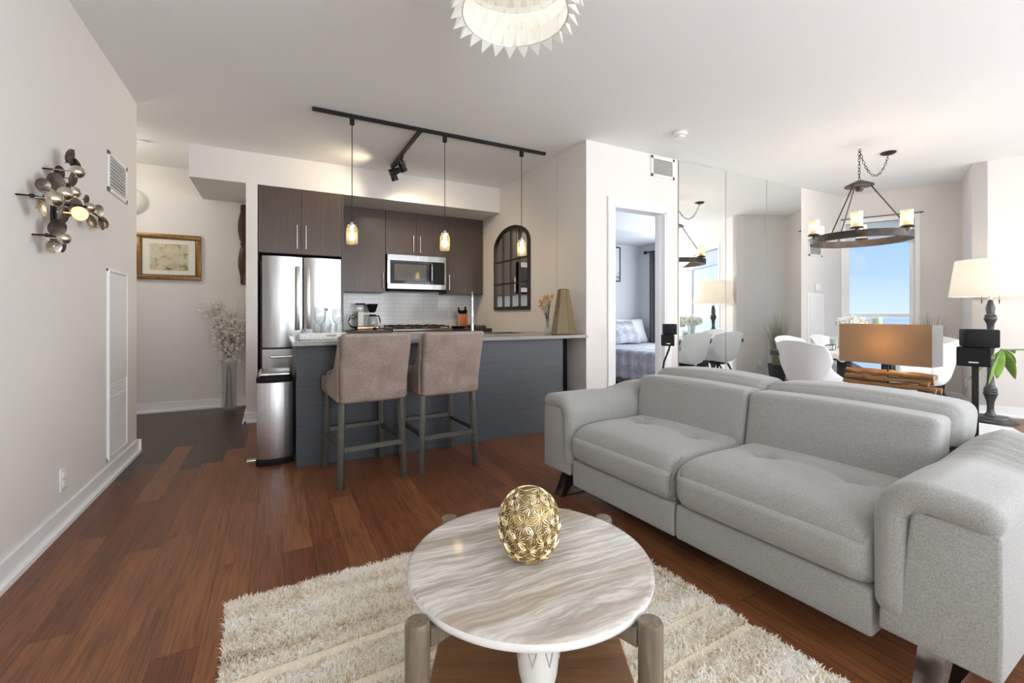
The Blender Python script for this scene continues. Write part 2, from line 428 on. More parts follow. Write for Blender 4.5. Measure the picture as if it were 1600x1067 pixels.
class MB:
    def __init__(s): s.bm = bmesh.new()
    def _tf(s, geom, mat):
        if mat is not None: bmesh.ops.transform(s.bm, matrix=mat, verts=geom)
    def box(s, x0, x1, y0, y1, z0, z1, bev=0, seg=2, mat=None):
        r = bmesh.ops.create_cube(s.bm, size=1)
        vs = r['verts']
        for v in vs:
            v.co = Vector(((x0 + x1) / 2 + v.co.x * (x1 - x0), (y0 + y1) / 2 + v.co.y * (y1 - y0), (z0 + z1) / 2 + v.co.z * (z1 - z0)))
        s._tf(vs, mat)
        if bev:
            es = list({e for v in vs for e in v.link_edges})
            bmesh.ops.bevel(s.bm, geom=es, offset=bev, segments=seg, affect='EDGES', profile=.5)
        return s
    def cyl(s, p0, p1, r0, r1=None, n=16):
        p0 = Vector(p0); p1 = Vector(p1); r1 = r0 if r1 is None else r1
        d = p1 - p0
        m = Matrix.Translation((p0 + p1) / 2) @ d.to_track_quat('Z', 'Y').to_matrix().to_4x4()
        bmesh.ops.create_cone(s.bm, cap_ends=True, segments=n, radius1=max(r0, 1e-5), radius2=max(r1, 1e-5), depth=d.length, matrix=m)
        return s
    def bar(s, p0, p1, w, h, bev=0):
        p0 = Vector(p0); p1 = Vector(p1); d = p1 - p0
        m = Matrix.Translation((p0 + p1) / 2) @ d.to_track_quat('Z', 'Y').to_matrix().to_4x4()
        s.box(-w / 2, w / 2, -h / 2, h / 2, -d.length / 2, d.length / 2, bev, 2, m); return s
    def tube(s, pts, r, n=10, closed=False, radii=None):
        pts = [Vector(p) for p in pts]; N = len(pts); rings = []
        up = None
        for i, p in enumerate(pts):
            if closed: d = pts[(i + 1) % N] - pts[i - 1]
            else: d = pts[min(i + 1, N - 1)] - pts[max(i - 1, 0)]
            d.normalize()
            if up is None:
                up = Vector((0, 0, 1)) if abs(d.z) < .9 else Vector((1, 0, 0))
            a = up - d * up.dot(d)
            if a.length < 1e-4: a = d.orthogonal()
            a.normalize(); b = d.cross(a); up = a
            rr = radii[i] if radii else r
            rings.append([s.bm.verts.new(p + (a * math.cos(t) + b * math.sin(t)) * rr) for t in [2 * PI * k / n for k in range(n)]])
        for i in range(N if closed else N - 1):
            A, B = rings[i], rings[(i + 1) % N]
            for k in range(n): s.bm.faces.new((A[k], A[(k + 1) % n], B[(k + 1) % n], B[k]))
        if not closed:
            s.bm.faces.new(rings[0][::-1]); s.bm.faces.new(rings[-1])
        return s
    def lathe(s, prof, c=(0, 0, 0), n=32, cap=True, mat=None):
        rings = []
        allv = []
        for (r, z) in prof:
            ring = [s.bm.verts.new((c[0] + r * math.cos(2 * PI * k / n), c[1] + r * math.sin(2 * PI * k / n), c[2] + z)) for k in range(n)]
            rings.append(ring); allv += ring
        for A, B in zip(rings, rings[1:]):
            for k in range(n): s.bm.faces.new((A[k], A[(k + 1) % n], B[(k + 1) % n], B[k]))
        if cap:
            s.bm.faces.new(rings[0][::-1]); s.bm.faces.new(rings[-1])
        s._tf(allv, mat)
        return s
    def prism(s, poly, a, b, axis='z', bev=0, mat=None):
        def P3(u, v, w):
            return {'z': (u, v, w), 'y': (u, w, v), 'x': (w, u, v)}[axis]
        A = [s.bm.verts.new(P3(u, v, a)) for u, v in poly]; B = [s.bm.verts.new(P3(u, v, b)) for u, v in poly]
        n = len(poly); fs = [s.bm.faces.new(A), s.bm.faces.new(B[::-1])]
        for i in range(n): fs.append(s.bm.faces.new((A[i], A[(i + 1) % n], B[(i + 1) % n], B[i])))
        bmesh.ops.recalc_face_normals(s.bm, faces=fs)
        s._tf(A + B, mat)
        if bev:
            es = list({e for f in fs for e in f.edges})
            bmesh.ops.bevel(s.bm, geom=es, offset=bev, segments=2, affect='EDGES', profile=.5)
        return s
    def sphere(s, c, r, n=16, sc=(1, 1, 1), rot=None):
        m = Matrix.Translation(c)
        if rot is not None: m = m @ rot
        m = m @ Matrix.Diagonal((r * sc[0], r * sc[1], r * sc[2], 1))
        bmesh.ops.create_uvsphere(s.bm, u_segments=n, v_segments=max(6, n // 2), radius=1, matrix=m); return s
    def soft(s, sx, sy, sz, r, fn=None, n=(14, 14, 6), mat=None):
        """rounded block centred at 0; fn(Vector p, unit coords) -> Vector bends or puffs it"""
        start = {}
        def key(v): return (round(v.x, 5), round(v.y, 5), round(v.z, 5))
        def vert(u):   # u in [-1,1]^3 on the cube surface
            p = Vector((u[0] * sx / 2, u[1] * sy / 2, u[2] * sz / 2))
            q = Vector((max(-sx / 2 + r, min(sx / 2 - r, p.x)), max(-sy / 2 + r, min(sy / 2 - r, p.y)), max(-sz / 2 + r, min(sz / 2 - r, p.z))))
            d = p - q
            if d.length > 1e-9: p = q + d.normalized() * r
            k = (round(u[0], 5), round(u[1], 5), round(u[2], 5))
            if k not in start:
                w = fn(p, Vector(u)) if fn else p
                start[k] = s.bm.verts.new(mat @ w if mat is not None else w)
            return start[k]
        def line(m, size):
            # finer near the ends so the rounding is sampled
            ks = [-1 + 2 * i / m for i in range(m + 1)]
            rr = min(.98, 2 * r / size)
            e = [-1, -1 + rr * .12, -1 + rr * .3, -1 + rr * .6]
            mid = [(-1 + rr) + (2 - 2 * rr) * i / m for i in range(m + 1)]
            return e + mid + [-x for x in reversed(e)]
        nx, ny, nz = line(n[0], sx), line(n[1], sy), line(n[2], sz)
        for (A, B, f) in ((nx, ny, lambda a, b, c: (a, b, c)), (nx, nz, lambda a, b, c: (a, -c, b)), (ny, nz, lambda a, b, c: (c, a, b))):
            for c in (-1, 1):
                for i in range(len(A) - 1):
                    for j in range(len(B) - 1):
                        q = [vert(f(A[i], B[j], c)), vert(f(A[i + 1], B[j], c)), vert(f(A[i + 1], B[j + 1], c)), vert(f(A[i], B[j + 1], c))]
                        if c < 0: q.reverse()
                        if len(set(q)) == 4:
                            try: s.bm.faces.new(q)
                            except ValueError: pass
        return s
    def grid(s, f, nu, nv, closeu=False):
        V = [[s.bm.verts.new(f(i / nu, j / nv)) for j in range(nv + 1)] for i in range(nu + (0 if closeu else 1))]
        for i in range(nu):
            for j in range(nv):
                a, b = V[i], V[(i + 1) % len(V)]
                s.bm.faces.new((a[j], b[j], b[j + 1], a[j + 1]))
        return s
    def build(s, name, mat, parent=None, world=False, smooth=35, recenter=False, label=None, cat=None, group=None, kind=None, keepnormals=False):
        me = bpy.data.meshes.new(name)
        if not keepnormals:
            bmesh.ops.recalc_face_normals(s.bm, faces=s.bm.faces[:])
        if world and parent is not None:
            bmesh.ops.transform(s.bm, matrix=MW[parent].inverted(), verts=s.bm.verts[:])
        off = None
        if parent is None and recenter:
            xs = [v.co for v in s.bm.verts]
            off = Vector(((min(v.x for v in xs) + max(v.x for v in xs)) / 2, (min(v.y for v in xs) + max(v.y for v in xs)) / 2, min(v.z for v in xs)))
            for v in s.bm.verts: v.co -= off
        s.bm.to_mesh(me); s.bm.free()
        if smooth:
            me.polygons.foreach_set('use_smooth', [True] * len(me.polygons))
            me.set_sharp_from_angle(angle=math.radians(smooth))
        o = bpy.data.objects.new(name, me)
        me.materials.append(M[mat] if isinstance(mat, str) else mat)
        link(o, parent)
        if off is not None: o.location = off
        MW[o] = MW[parent] if parent is not None else Matrix.Translation(o.location)
        return tag(o, label, cat, group, kind)

def one(name, label, cat, mb, mat, group=None, smooth=35):
    return mb.build(name, mat, None, recenter=True, label=label, cat=cat, group=group, smooth=smooth)
def struct(name, mb, mat, smooth=0, parent=None):
    return mb.build(name, mat, parent, world=True, smooth=smooth, kind='structure' if parent is None else None)
def solid(o, th, off=0, sub=0):
    m = o.modifiers.new('solid', 'SOLIDIFY'); m.thickness = th; m.offset = off
    if sub:
        q = o.modifiers.new('sub', 'SUBSURF'); q.levels = sub; q.render_levels = sub
    return o

# ================================================================== THE SETTING
XL, YM, YH, YK, XK = -.97, 3.46, 6.30, 6.19, 2.62
C_ = Vector((6.79, 2.024)); B_ = Vector((7.616, 2.37)); A_ = Vector((7.077, 3.46))
DR = Vector((.445, -.895)).normalized()
D_ = C_ + DR * 5.0
NR = Vector((DR.y, -DR.x)).normalized()      # points outwards? (fixed below)
if NR.x < 0: NR = -NR
poly = [(-3.2, -2.6), (D_.x + .1, -2.6), (C_.x + .1, C_.y), (B_.x + .1, B_.y), (A_.x + .1, A_.y + .1), (6.12, 3.6), (6.12, 6.42), (-3.2, 6.42)]
struct('floor', MB().prism(poly, -.1, 0), 'floor')
struct('ceiling', MB().prism(poly, CEIL, CEIL + .1), 'ceiling')

def wallseg(mb, p0, p1, z0=0, z1=CEIL, th=.12):
    """wall between two plan points; thickness lies to the left of p0->p1"""
    p0 = Vector(p0); p1 = Vector(p1); d = (p1 - p0).normalized(); n = Vector((-d.y, d.x)) * th
    mb.prism([tuple(p0), tuple(p1), tuple(p1 + n), tuple(p0 + n)], z0, z1)
    return mb
def baseboard(name, p0, p1, side=1, h=.105):
    p0 = Vector(p0); p1 = Vector(p1); d = (p1 - p0).normalized(); n = Vector((-d.y, d.x)) * side
    mb = MB()
    mb.prism([tuple(p0), tuple(p1), tuple(p1 + n * .013), tuple(p0 + n * .013)], 0, h)
    mb.prism([tuple(p0), tuple(p1), tuple(p1 + n * .030), tuple(p0 + n * .030)], 0, .022)
    return struct(name, mb, 'trim')
struct('wall_left', MB().box(XL - .12, XL, -2.6, 4.53, 0, CEIL), 'wall')
struct('wall_hall', MB().box(-3.2, -.26, YH, YH + .12, 0, CEIL), 'wall')
struct('wall_hall_end', MB().box(-3.2, -3.1, -2.6, YH, 0, CEIL), 'wall')
struct('wall_pier', MB().box(-.262, -.160, 5.27, YH + .12, 0, CEIL - .33), 'wall')
struct('wall_kitchen', MB().box(-.16, XK + .12, YK, YH + .12, 0, CEIL), 'wall')
struct('wall_soffit', MB().box(-.743, XK, 5.33, YK, 2.437, CEIL).box(-.743, -.16, YK, YH, 2.437, CEIL), 'wall')
struct('wall_kitchen_right', MB().box(XK, XK + .12, YM + .12, YK, 0, CEIL), 'wall')
mb = MB()
mb.box(XK, 2.965, YM, YM + .12, 0, CEIL).box(2.965, 3.645, YM, YM + .12, 2.175, CEIL).box(3.645, A_.x, YM, YM + .12, 0, CEIL)
struct('wall_mirror', mb, 'wall')
struct('trim_2', MB().box(XK - .0015, XK, 3.965, 3.968, .905, CEIL), 'mirror_edge')
struct('wall_bedroom_left', MB().box(XK + .12, XK + .13, YM + .12, 6.3, 0, CEIL), 'wall_bed')
struct('wall_bedroom_far', MB().box(XK + .13, 6.12, 6.3, 6.42, 0, CEIL), 'wall_bed')
struct('wall_bedroom_right', MB().box(6.0, 6.12, YM + .12, 6.3, 0, CEIL), 'wall_bed')
struct('wall_bedroom_bulkhead', MB().box(XK + .13, 6.0, 5.2, 6.3, 2.36, CEIL), 'wall_bed')

# windows in slanted walls: opening parameters along the wall
def window_wall(wname, p0, d, s_end, s0, s1, z0, z1, wn, transom, blind_z, flip=False):
    n = Vector((-d.y, d.x))
    if n.x < 0: n = -n
    mb = MB()
    def seg(a, b, za, zb):
        q0 = p0 + d * a; q1 = p0 + d * b
        mb.prism([tuple(q0), tuple(q1), tuple(q1 + n * .12), tuple(q0 + n * .12)], za, zb)
    seg(0, s0, 0, CEIL) if s0 > 0 else None
    seg(s1, s_end, 0, CEIL); seg(s0, s1, 0, z0); seg(s0, s1, z1, CEIL)
    struct(wname, mb, 'wall')
    def bars(mb, a, b, za, zb, o0, o1):
        q0 = p0 + d * a + n * o0; q1 = p0 + d * b + n * o0; w = n * (o1 - o0)
        mb.prism([tuple(q0), tuple(q1), tuple(q1 + w), tuple(q0 + w)], za, zb)
    f = MB()
    bars(f, s0, s0 + .045, z0, z1, .04, .10); bars(f, s1 - .045, s1, z0, z1, .04, .10)
    bars(f, s0 + .045, s1 - .045, z0, z0 + .05, .04, .10); bars(f, s0 + .045, s1 - .045, z1 - .05, z1, .04, .10)
    bars(f, s0 + .045, s1 - .045, transom - .025, transom + .02, .04, .10)
    if s1 - s0 > 1.4:
        m = (s0 + s1) / 2; bars(f, m - .03, m + .03, z0 + .05, z1 - .05, .045, .095)
    wo = f.build('window_%d' % wn, 'trim', None, smooth=0, kind='structure')
    g = MB(); bars(g, s0 + .03, s1 - .03, z0 + .03, z1 - .03, .066, .074)
    g.build('pane', 'glass', wo, smooth=0)
    c = MB(); bars(c, s0 - .05, s0, z0 - .05, z1 + .05, -.012, .03); bars(c, s1, s1 + .05, z0 - .05, z1 + .05, -.012, .03)
    bars(c, s0, s1, z1, z1 + .05, -.012, .03); bars(c, s0, s1, z0 - .05, z0, -.03, .03)
    c.build('casing', 'trim', wo, smooth=0)
    return bars
barsA = window_wall('wall_window', A_, (B_ - A_).normalized(), (B_ - A_).length, .05, .78, .30, 2.36, 1, 1.085, 2.04)
dAB = (B_ - A_).normalized()
mb = MB(); barsA(mb, .05, .78, 2.05, 2.35, .012, .02)
bl = mb.build('roller_blind', 'blind', None, smooth=0, recenter=True, label='pale roller blind drawn part way down the dining window', cat='blind')
mb = MB(); nA = Vector((-dAB.y, dAB.x)); nA = nA if nA.x < 0 else -nA
r0 = A_ + dAB * -.0 + nA * .05; r1 = A_ + dAB * .86 + nA * .05
mb.cyl((r0.x, r0.y, 2.425), (r1.x, r1.y, 2.425), .006, n=8)
for q in (A_ + dAB * .02, A_ + dAB * .84): mb.cyl((q.x, q.y, 2.425), (q.x + nA.x * .055, q.y + nA.y * .055, 2.425), .006, n=8)
one('curtain_rod', 'thin dark bare rod above the dining window', 'curtain rod', mb, 'bronze')
# return wall between the two slanted walls
mb = MB(); dd = (B_ - C_).normalized(); nn = Vector((-dd.y, dd.x)); nn = nn if nn.y < 0 else -nn
q0 = C_ + DR * .12; q1 = B_ + (B_ - A_).normalized() * .12
mb.prism([tuple(C_), tuple(B_), tuple(q1), tuple(q0)], 0, CEIL)
struct('wall_return', mb, 'wall')
barsR = window_wall('wall_right', C_, DR, 3.28, .62, 3.2, .30, 2.30, 2, 1.07, 2.0)
window_wall('wall_right_near', C_ + DR * 3.281, DR, 1.719, .10, 1.60, .30, 2.40, 3, 1.07, 2.0)  # the window in this stretch is made up, an opening for the fill lamp
mb = MB(); barsR(mb, .62, 3.2, 2.02, 2.29, .012, .02)
mb.build('roller_blind', 'blind', None, smooth=0, recenter=True, label='pale roller blind at the top of the big window seen in the wall mirror', cat='blind')
# back wall behind the camera with its windows; piers added to shape the fridge reflection
mb = MB()
mb.box(-3.2, -.12, -2.72, -2.6, 0, CEIL).box(5.87, D_.x + .1, -2.72, -2.6, 0, CEIL).box(-.12, 5.87, -2.72, -2.6, 0, .35).box(-.12, 5.87, -2.72, -2.6, 2.55, CEIL).box(.82, 1.48, -2.72, -2.6, .35, 2.55).box(3.22, 3.63, -2.72, -2.6, .35, 2.55)
struct('wall_back', mb, 'wall')
baseboard('baseboard_left', (XL, -2.6), (XL, 4.53), -1)
baseboard('baseboard_left_end', (XL - .12, 4.53), (XL + .03, 4.53), 1)
baseboard('baseboard_hall', (-3.1, YH), (-.262, YH), -1)
baseboard('baseboard_pier', (-.262, 5.27), (-.16, 5.27), -1)
baseboard('baseboard_pier_side', (-.262, 5.24), (-.262, YH), 1)
baseboard('baseboard_mirror', (XK + .0, YM), (2.89, YM), -1)
baseboard('baseboard_dining', (6.11, YM), (A_.x, YM), -1)
baseboard('baseboard_window', tuple(A_), tuple(B_), -1)
baseboard('baseboard_return', tuple(B_), tuple(C_), -1)
baseboard('baseboard_right', tuple(C_), tuple(D_), -1)
baseboard('baseboard_bedroom', (2.8, 6.3), (6.0, 6.3), -1)

# doorway to the bedroom
mb = MB()
mb.box(2.875, 2.955, YM - .018, YM, 0, 2.255, .004, 1).box(3.655, 3.735, YM - .018, YM, 0, 2.255, .004, 1).box(2.955, 3.655, YM - .018, YM, 2.175, 2.255, .004, 1)
mb.box(2.950, 2.970, YM - .01, YM + .13, 0, 2.17).box(3.640, 3.660, YM - .01, YM + .13, 0, 2.17).box(2.950, 3.660, YM - .01, YM + .13, 2.155, 2.177)
mb.box(3.628, 3.642, YM + .05, YM + .09, 0, 2.155)
mb.build('door_1', 'trim', None, smooth=0, kind='structure')

# sea outside
mb = MB(); mb.box(60, 12000, -9000, 9000, -61, -60)
mb.build('sea', 'sea', None, smooth=0, kind='structure')

# ================================================================== LEFT WALL
def grille(name, label, cx, cy, cz, w, h, facing, slats, vertical=False, dark='vent_dark', group=None):
    """facing: '+x' on the left wall, '-y' on the mirror wall"""
    rot = {'+x': -PI / 2 * -1, '-y': 0}[facing]
    t = thing(name, label, 'vent', (cx, cy, cz), rot, group)
    f = MB(); b = .028
    f.box(-w / 2, w / 2, -.010, 0, -h / 2, -h / 2 + b, .002, 1).box(-w / 2, w / 2, -.010, 0, h / 2 - b, h / 2, .002, 1)
    f.box(-w / 2, -w / 2 + b, -.010, 0, -h / 2, h / 2, .002, 1).box(w / 2 - b, w / 2, -.010, 0, -h / 2, h / 2, .002, 1)
    f.build('frame', 'white_plastic', t)
    MB().box(-w / 2 + b, w / 2 - b, -.002, -.0005, -h / 2 + b, h / 2 - b).build('backing', dark, t, smooth=0)  # dark sheet: the shade behind the slats is put into its colour
    s = MB()
    n = slats
    for k in range(n):
        if vertical:
            x = -w / 2 + b + (w - 2 * b) * (k + .5) / n
            s.box(x - .0014, x + .0014, -.009, -.002, -h / 2 + b, h / 2 - b)
        else:
            z = -h / 2 + b + (h - 2 * b) * (k + .5) / n
            m = Matrix.Translation((0, -.006, z)) @ Matrix.Rotation(math.radians(-35), 4, 'X')
            s.box(-w / 2 + b, w / 2 - b, -.006, .006, -.0012, .0012, 0, 1, m)
    s.build('louvers', 'white_plastic', t, smooth=0)
    return t
# faces of the left wall look towards +x: rotate local -y onto +x
grille('wall_vent', 'white louvered air vent high on the left wall', XL + .001, 4.03, 2.035, .42, .265, '+x', 9)
grille('wall_vent', 'small white air register above the bedroom door', 3.615, YM - .001, 2.64, .335, .215, '-y', 18, True)
grille('wall_vent', 'square white vent with horizontal slats beside the tall mirrors', 6.43, YM - .001, 1.985, .32, .22, '-y', 8)
t = thing('access_panel', 'tall flat white utility door panel on the left wall, louvered at the bottom', 'access panel', (XL + .001, 4.03, .14), PI / 2)
w2, hh = .225, 1.255
f = MB()
f.box(-w2, -w2 + .02, -.016, 0, 0, hh, .002, 1).box(w2 - .02, w2, -.010, 0, 0, hh, .002, 1).box(-w2, w2, -.012, 0, hh - .02, hh, .002, 1).box(-w2, w2, -.010, 0, 0, .02, .002, 1)
f.build('frame', 'trim', t)
MB().box(-w2 + .025, w2 - .025, -.008, 0, .505, hh - .026, .002, 1).build('door', 'door_paint', t)
s = MB(); s.box(-w2 + .02, w2 - .02, -.002, 0, .02, .495)
for k in range(22):
    z = .03 + k * .021
    s.box(-w2 + .022, w2 - .022, -.006, .006, -.001, .001, 0, 1, Matrix.Translation((0, -.005, z + .01)) @ Matrix.Rotation(math.radians(-40), 4, 'X'))
s.build('louver', 'door_paint', t, smooth=0)

def outlet(label, loc, rotz, kind='outlet', w=.07, h=.115):
    t = thing('wall_' + kind, label, kind, loc, rotz)
    MB().box(-w / 2, w / 2, -.007, 0, -h / 2, h / 2, .003, 2).build('cover_plate', 'white_plastic', t)
    i = MB()
    if kind == 'outlet':
        for z in (-.024, .024):
            i.box(-.016, .016, -.009, -.006, z - .015, z + .015, .004, 2)
    else: i.box(-.014, .014, -.010, -.006, -.03, .03, .002, 1)
    i.build('socket', 'white_plastic', t)
    return t
outlet('white electrical outlet low on the left wall above the baseboard', (XL + .001, 3.12, .245), PI / 2)
outlet('white outlet on the subway tile beside the knife block', (2.245, YK - .009, 1.085), 0)
outlet('white outlet on the kitchen side wall behind the gold vase', (XK - .001, 3.93, 1.09), -PI / 2)
q = C_ + (B_ - C_) * .45; ang = math.atan2((C_ - B_).y, (C_ - B_).x) + PI
t = outlet('white outlet with plug on the short angled wall, seen in the mirror', (q.x + .0, q.y + .002, .29), math.atan2((B_ - C_).y, (B_ - C_).x) + PI)

# wall sculpture of discs, domes and rods
t = thing('wall_sculpture', 'abstract metal wall sculpture of champagne domes and dark discs on the left wall', 'wall art', (XL, 2.95, 1.6))
R = MB()
def V3(off, y, z): return (XL + off, y, z)
for pts in ([V3(.03, 2.80, 1.612), V3(.06, 2.80, 1.66)], [V3(.05, 2.656, 1.60), V3(.06, 2.80, 1.615), V3(.08, 3.1, 1.66), V3(.06, 3.6, 1.655)],
            [V3(.05, 2.89, 1.61), V3(.05, 2.885, 1.44)], [V3(.05, 2.90, 1.78), V3(.06, 2.93, 1.70), V3(.07, 2.88, 1.62)],
            [V3(.06, 3.07, 1.93), V3(.06, 3.05, 1.80), V3(.06, 3.0, 1.66)], [V3(.05, 2.80, 1.453), V3(.06, 2.88, 1.45)], [V3(.06, 2.99, 1.85), V3(.08, 3.02, 1.87), V3(.10, 3.0, 1.82), V3(.12, 2.88, 1.78)]):
    R.tube(pts, .005, 8)
R.bar(V3(.04, 2.888, 1.62), V3(.04, 2.884, 1.44), .012, .016, .002)
R.bar(V3(.045, 2.70, 1.605), V3(.045, 3.2, 1.66), .010, .014, .002)
R.build('rod_frame', 'black_metal', t, world=True)
for (y, z) in ((2.656, 1.60), (2.902, 1.78), (2.80, 1.453)):
    SK = MB(); SK.cyl(V3(0, y, z), V3(.05, y, z), .004, n=8); SK.sphere(V3(.05, y, z), .010, 10)
    SK.build('wall_bracket', 'black_metal', t, world=True)
items = [('dome', 2.659, 1.595, 0.034, 0.12), ('dome', 2.74, 1.638, 0.031, 0.13), ('dome', 2.879, 1.677, 0.026, 0.12), ('dome', 2.879, 1.776, 0.030, 0.13), ('dome', 3.152, 1.659, 0.026, 0.1), ('lit', 2.907, 1.581, 0.034, 0.13), ('dome', 2.761, 1.437, 0.025, 0.12),
 ('disc', 3.008, 1.848, 0.036, 0.08), ('disc', 2.995, 1.766, 0.038, 0.08), ('disc', 2.832, 1.707, 0.042, 0.07), ('disc', 2.757, 1.671, 0.03, 0.05), ('disc', 2.713, 1.558, 0.036, 0.06), ('disc', 2.906, 1.565, 0.042, 0.07), ('disc', 2.843, 1.496, 0.04, 0.07), ('disc', 2.842, 1.409, 0.033, 0.06), ('disc', 2.932, 1.421, 0.03, 0.06), ('disc', 3.32, 1.613, 0.036, 0.06), ('disc', 3.478, 1.627, 0.038, 0.06), ('disc', 3.243, 1.716, 0.028, 0.06), ('disc', 3.426, 1.695, 0.034, 0.06), ('disc', 3.102, 1.66, 0.034, 0.06), ('disc', 2.929, 1.774, 0.034, 0.05), ('disc', 2.992, 1.717, 0.026, 0.06), ('disc', 3.6, 1.654, 0.036, 0.04), ('disc', 3.063, 1.62, 0.034, 0.05), ('disc', 3.02, 1.885, .036, .06)]
rs = random.Random(5)
for k, (kd, y, z, r, off) in enumerate(items):
    m = MB()
    face = (Vector((.95, -.42 + rs.uniform(-.35, .40), rs.uniform(-.3, .35))) if kd == 'disc' else Vector((.80, -.62, rs.uniform(-.1, .2)))).normalized()
    rot = face.to_track_quat('Z', 'Y').to_matrix().to_4x4(); T = Matrix.Translation(V3(off, y, z)) @ rot
    if kd == 'disc':
        m.lathe([(.001, -.004), (r * .6, -.003), (r, .001), (r, .003), (r * .6, 0), (.001, -.001)], n=24, mat=T)
        m.cyl(V3(off, y, z), V3(.045, y + rs.uniform(-.02, .02), z), .0025, n=6)
        m.build('disc', 'silver_dome' if k in (11, 14, 19) else 'disc_dark', t, world=True)
    else:
        m.lathe([(r * math.cos(a), r * math.sin(a) * .9) for a in [PI / 2 * j / 8 - .15 for j in range(9)]], n=24, mat=T)
        m.cyl(V3(off, y, z), V3(.045, y, z), .003, n=6)
        m.build('dome' if kd == 'dome' else 'light_globe', 'silver_dome' if kd == 'dome' else 'lit_disc', t, world=True)

# ================================================================== HALL
t = thing('framed_picture', 'gold framed pale etching with cream mat on the hall wall', 'picture', (-1.055, YH, 1.484))
w, h = .60, .515
f = MB()
for (x0, x1, z0, z1) in ((-w / 2, w / 2, 0, .05), (-w / 2, w / 2, h - .05, h), (-w / 2, -w / 2 + .05, .05, h - .05), (w / 2 - .05, w / 2, .05, h - .05)):
    f.box(x0, x1, -.035, -.001, z0, z1, .008, 2)
f.build('frame', 'gold_frame', t)
f = MB()
for (x0, x1, z0, z1) in ((-.25, .25, .05, .058), (-.25, .25, h - .058, h - .05), (-.25, -.242, .05, h - .05), (.242, .25, .05, h - .05)):
    f.box(x0, x1, -.03, -.02, z0, z1)
f.build('inner_slip', 'gold_line', t, smooth=0)
MB().box(-.25, .25, -.02, -.012, .05, h - .05).build('mat_board', 'mat_board', t, smooth=0)
MB().box(-.175, .175, -.0225, -.0195, .11, h - .11).build('etching', 'etching', t, smooth=0)
# dark wooden propeller hung upright
t = thing('wooden_propeller', 'dark wooden propeller hung upright on the hall wall by the pier', 'wall decoration', (-.335, YH - .03, 1.93))
m = MB()
def prop(i, j):
    z = -0.48 + .96 * i; a = 2 * PI * j
    k = abs(z) / .48
    w = .018 + .042 * math.sin(min(1, k * 1.25) * PI * .8 + .25) * (1 if k < .97 else .5)
    if k < .08: w = .03
    tw = (.9 - .8 * k) * (1 if z > 0 else -1) * .5
    x, y = w * math.cos(a), .011 * math.sin(a)
    return Vector((x * math.cos(tw) - y * math.sin(tw), x * math.sin(tw) + y * math.cos(tw), z))
m.grid(prop, 40, 16)
m.cyl((0, -.028, 0), (0, .028, 0), .034, n=20)
m.build('blade', 'propeller', t, smooth=60)
MB().cyl((0, -.04, 0), (0, -.028, 0), .018, n=16).build('hub_plate', 'bronze', t)
t = thing('wall_sconce', 'round white dome light at the edge of the hall wall', 'light', (-1.40, YH, 2.34))
MB().lathe([(.15, 0), (.155, .01), (.15, .02)], mat=Matrix.Rotation(PI / 2, 4, 'X')).build('base', 'white_plastic', t)
MB().lathe([(.145 * math.cos(a), .018 + .085 * math.sin(a)) for a in [PI / 2 * j / 10 for j in range(10)]] + [(.002, .103)], mat=Matrix.Rotation(PI / 2, 4, 'X')).build('dome', 'dome_white', t)
point('hall_light', (-1.75, 5.4, 2.45), 14, (1, .90, .78), .1)
one('sprinkler_head', 'small sprinkler head on the hall ceiling by the wall end', 'sprinkler', MB().cyl((-1.18, 5.45, CEIL - .035), (-1.18, 5.45, CEIL), .014, n=12).cyl((-1.18, 5.45, CEIL - .045), (-1.18, 5.45, CEIL - .037), .028, n=16), 'white_plastic')
# tall glass vase with pale blossom branches
t = thing('floor_vase', 'tall clear glass floor vase of pale blossom branches in the hall corner', 'vase', (-.47, 6.10, 0))
m = MB(); m.lathe([(.075, 0), (.078, .012), (.074, .03), (.070, .30), (.074, .56), (.071, .56), (.067, .30), (.070, .032), (.001, .028)], n=28, cap=False)
m.build('glass', 'clear_glass', t, smooth=60)
rs = random.Random(12)
m = MB(); tips = []
for k in range(15):
    a = rs.uniform(0, 2 * PI); lean = rs.uniform(.10, .27); top = rs.uniform(.95, 1.28)
    bx, by = rs.uniform(-.04, .04), rs.uniform(-.03, .03)
    pts = []
    for i in range(9):
        u = i / 8; z = .03 + (top - .03) * u
        s_ = 0 if z < .55 else (z - .55) / .6
        pts.append(Vector((bx * (1 - 1.6 * min(u, .45)) + math.cos(a) * lean * s_ ** 1.2, by * (1 - 2 * min(u, .4)) + math.sin(a) * lean * .55 * s_ ** 1.2, z)))
    if k in (2, 6): pts[-1] += Vector((-math.cos(a) * .12, 0, -.06)); pts[-2] += Vector((0, 0, .05))
    m.tube(pts, .005, 6, radii=[.004 - .0025 * i / 8 for i in range(9)]); tips += pts[5:]
m.build('branches', 'twig', t)
m = MB()
for p in tips:
    for _ in range(26):
        c = p + Vector((rs.gauss(0, .030), rs.gauss(0, .025), rs.gauss(-.05, .040)))
        n_ = Vector((rs.uniform(-1, 1), rs.uniform(-1, .2), rs.uniform(-.3, 1))).normalized()
        rot = n_.to_track_quat('Z', 'Y').to_matrix().to_4x4()
        for j in range(5):
            a = 2 * PI * j / 5
            vs = [m.bm.verts.new(Matrix.Translation(c) @ rot @ Vector(q)) for q in ((0, 0, 0), (.012 * math.cos(a - .5), .012 * math.sin(a - .5), .003), (.021 * math.cos(a), .021 * math.sin(a), .005), (.012 * math.cos(a + .5), .012 * math.sin(a + .5), .003))]
            m.bm.faces.new(vs)
o = m.build('blossoms', 'petal_grey', t, smooth=0, keepnormals=True); o['kind'] = 'stuff'

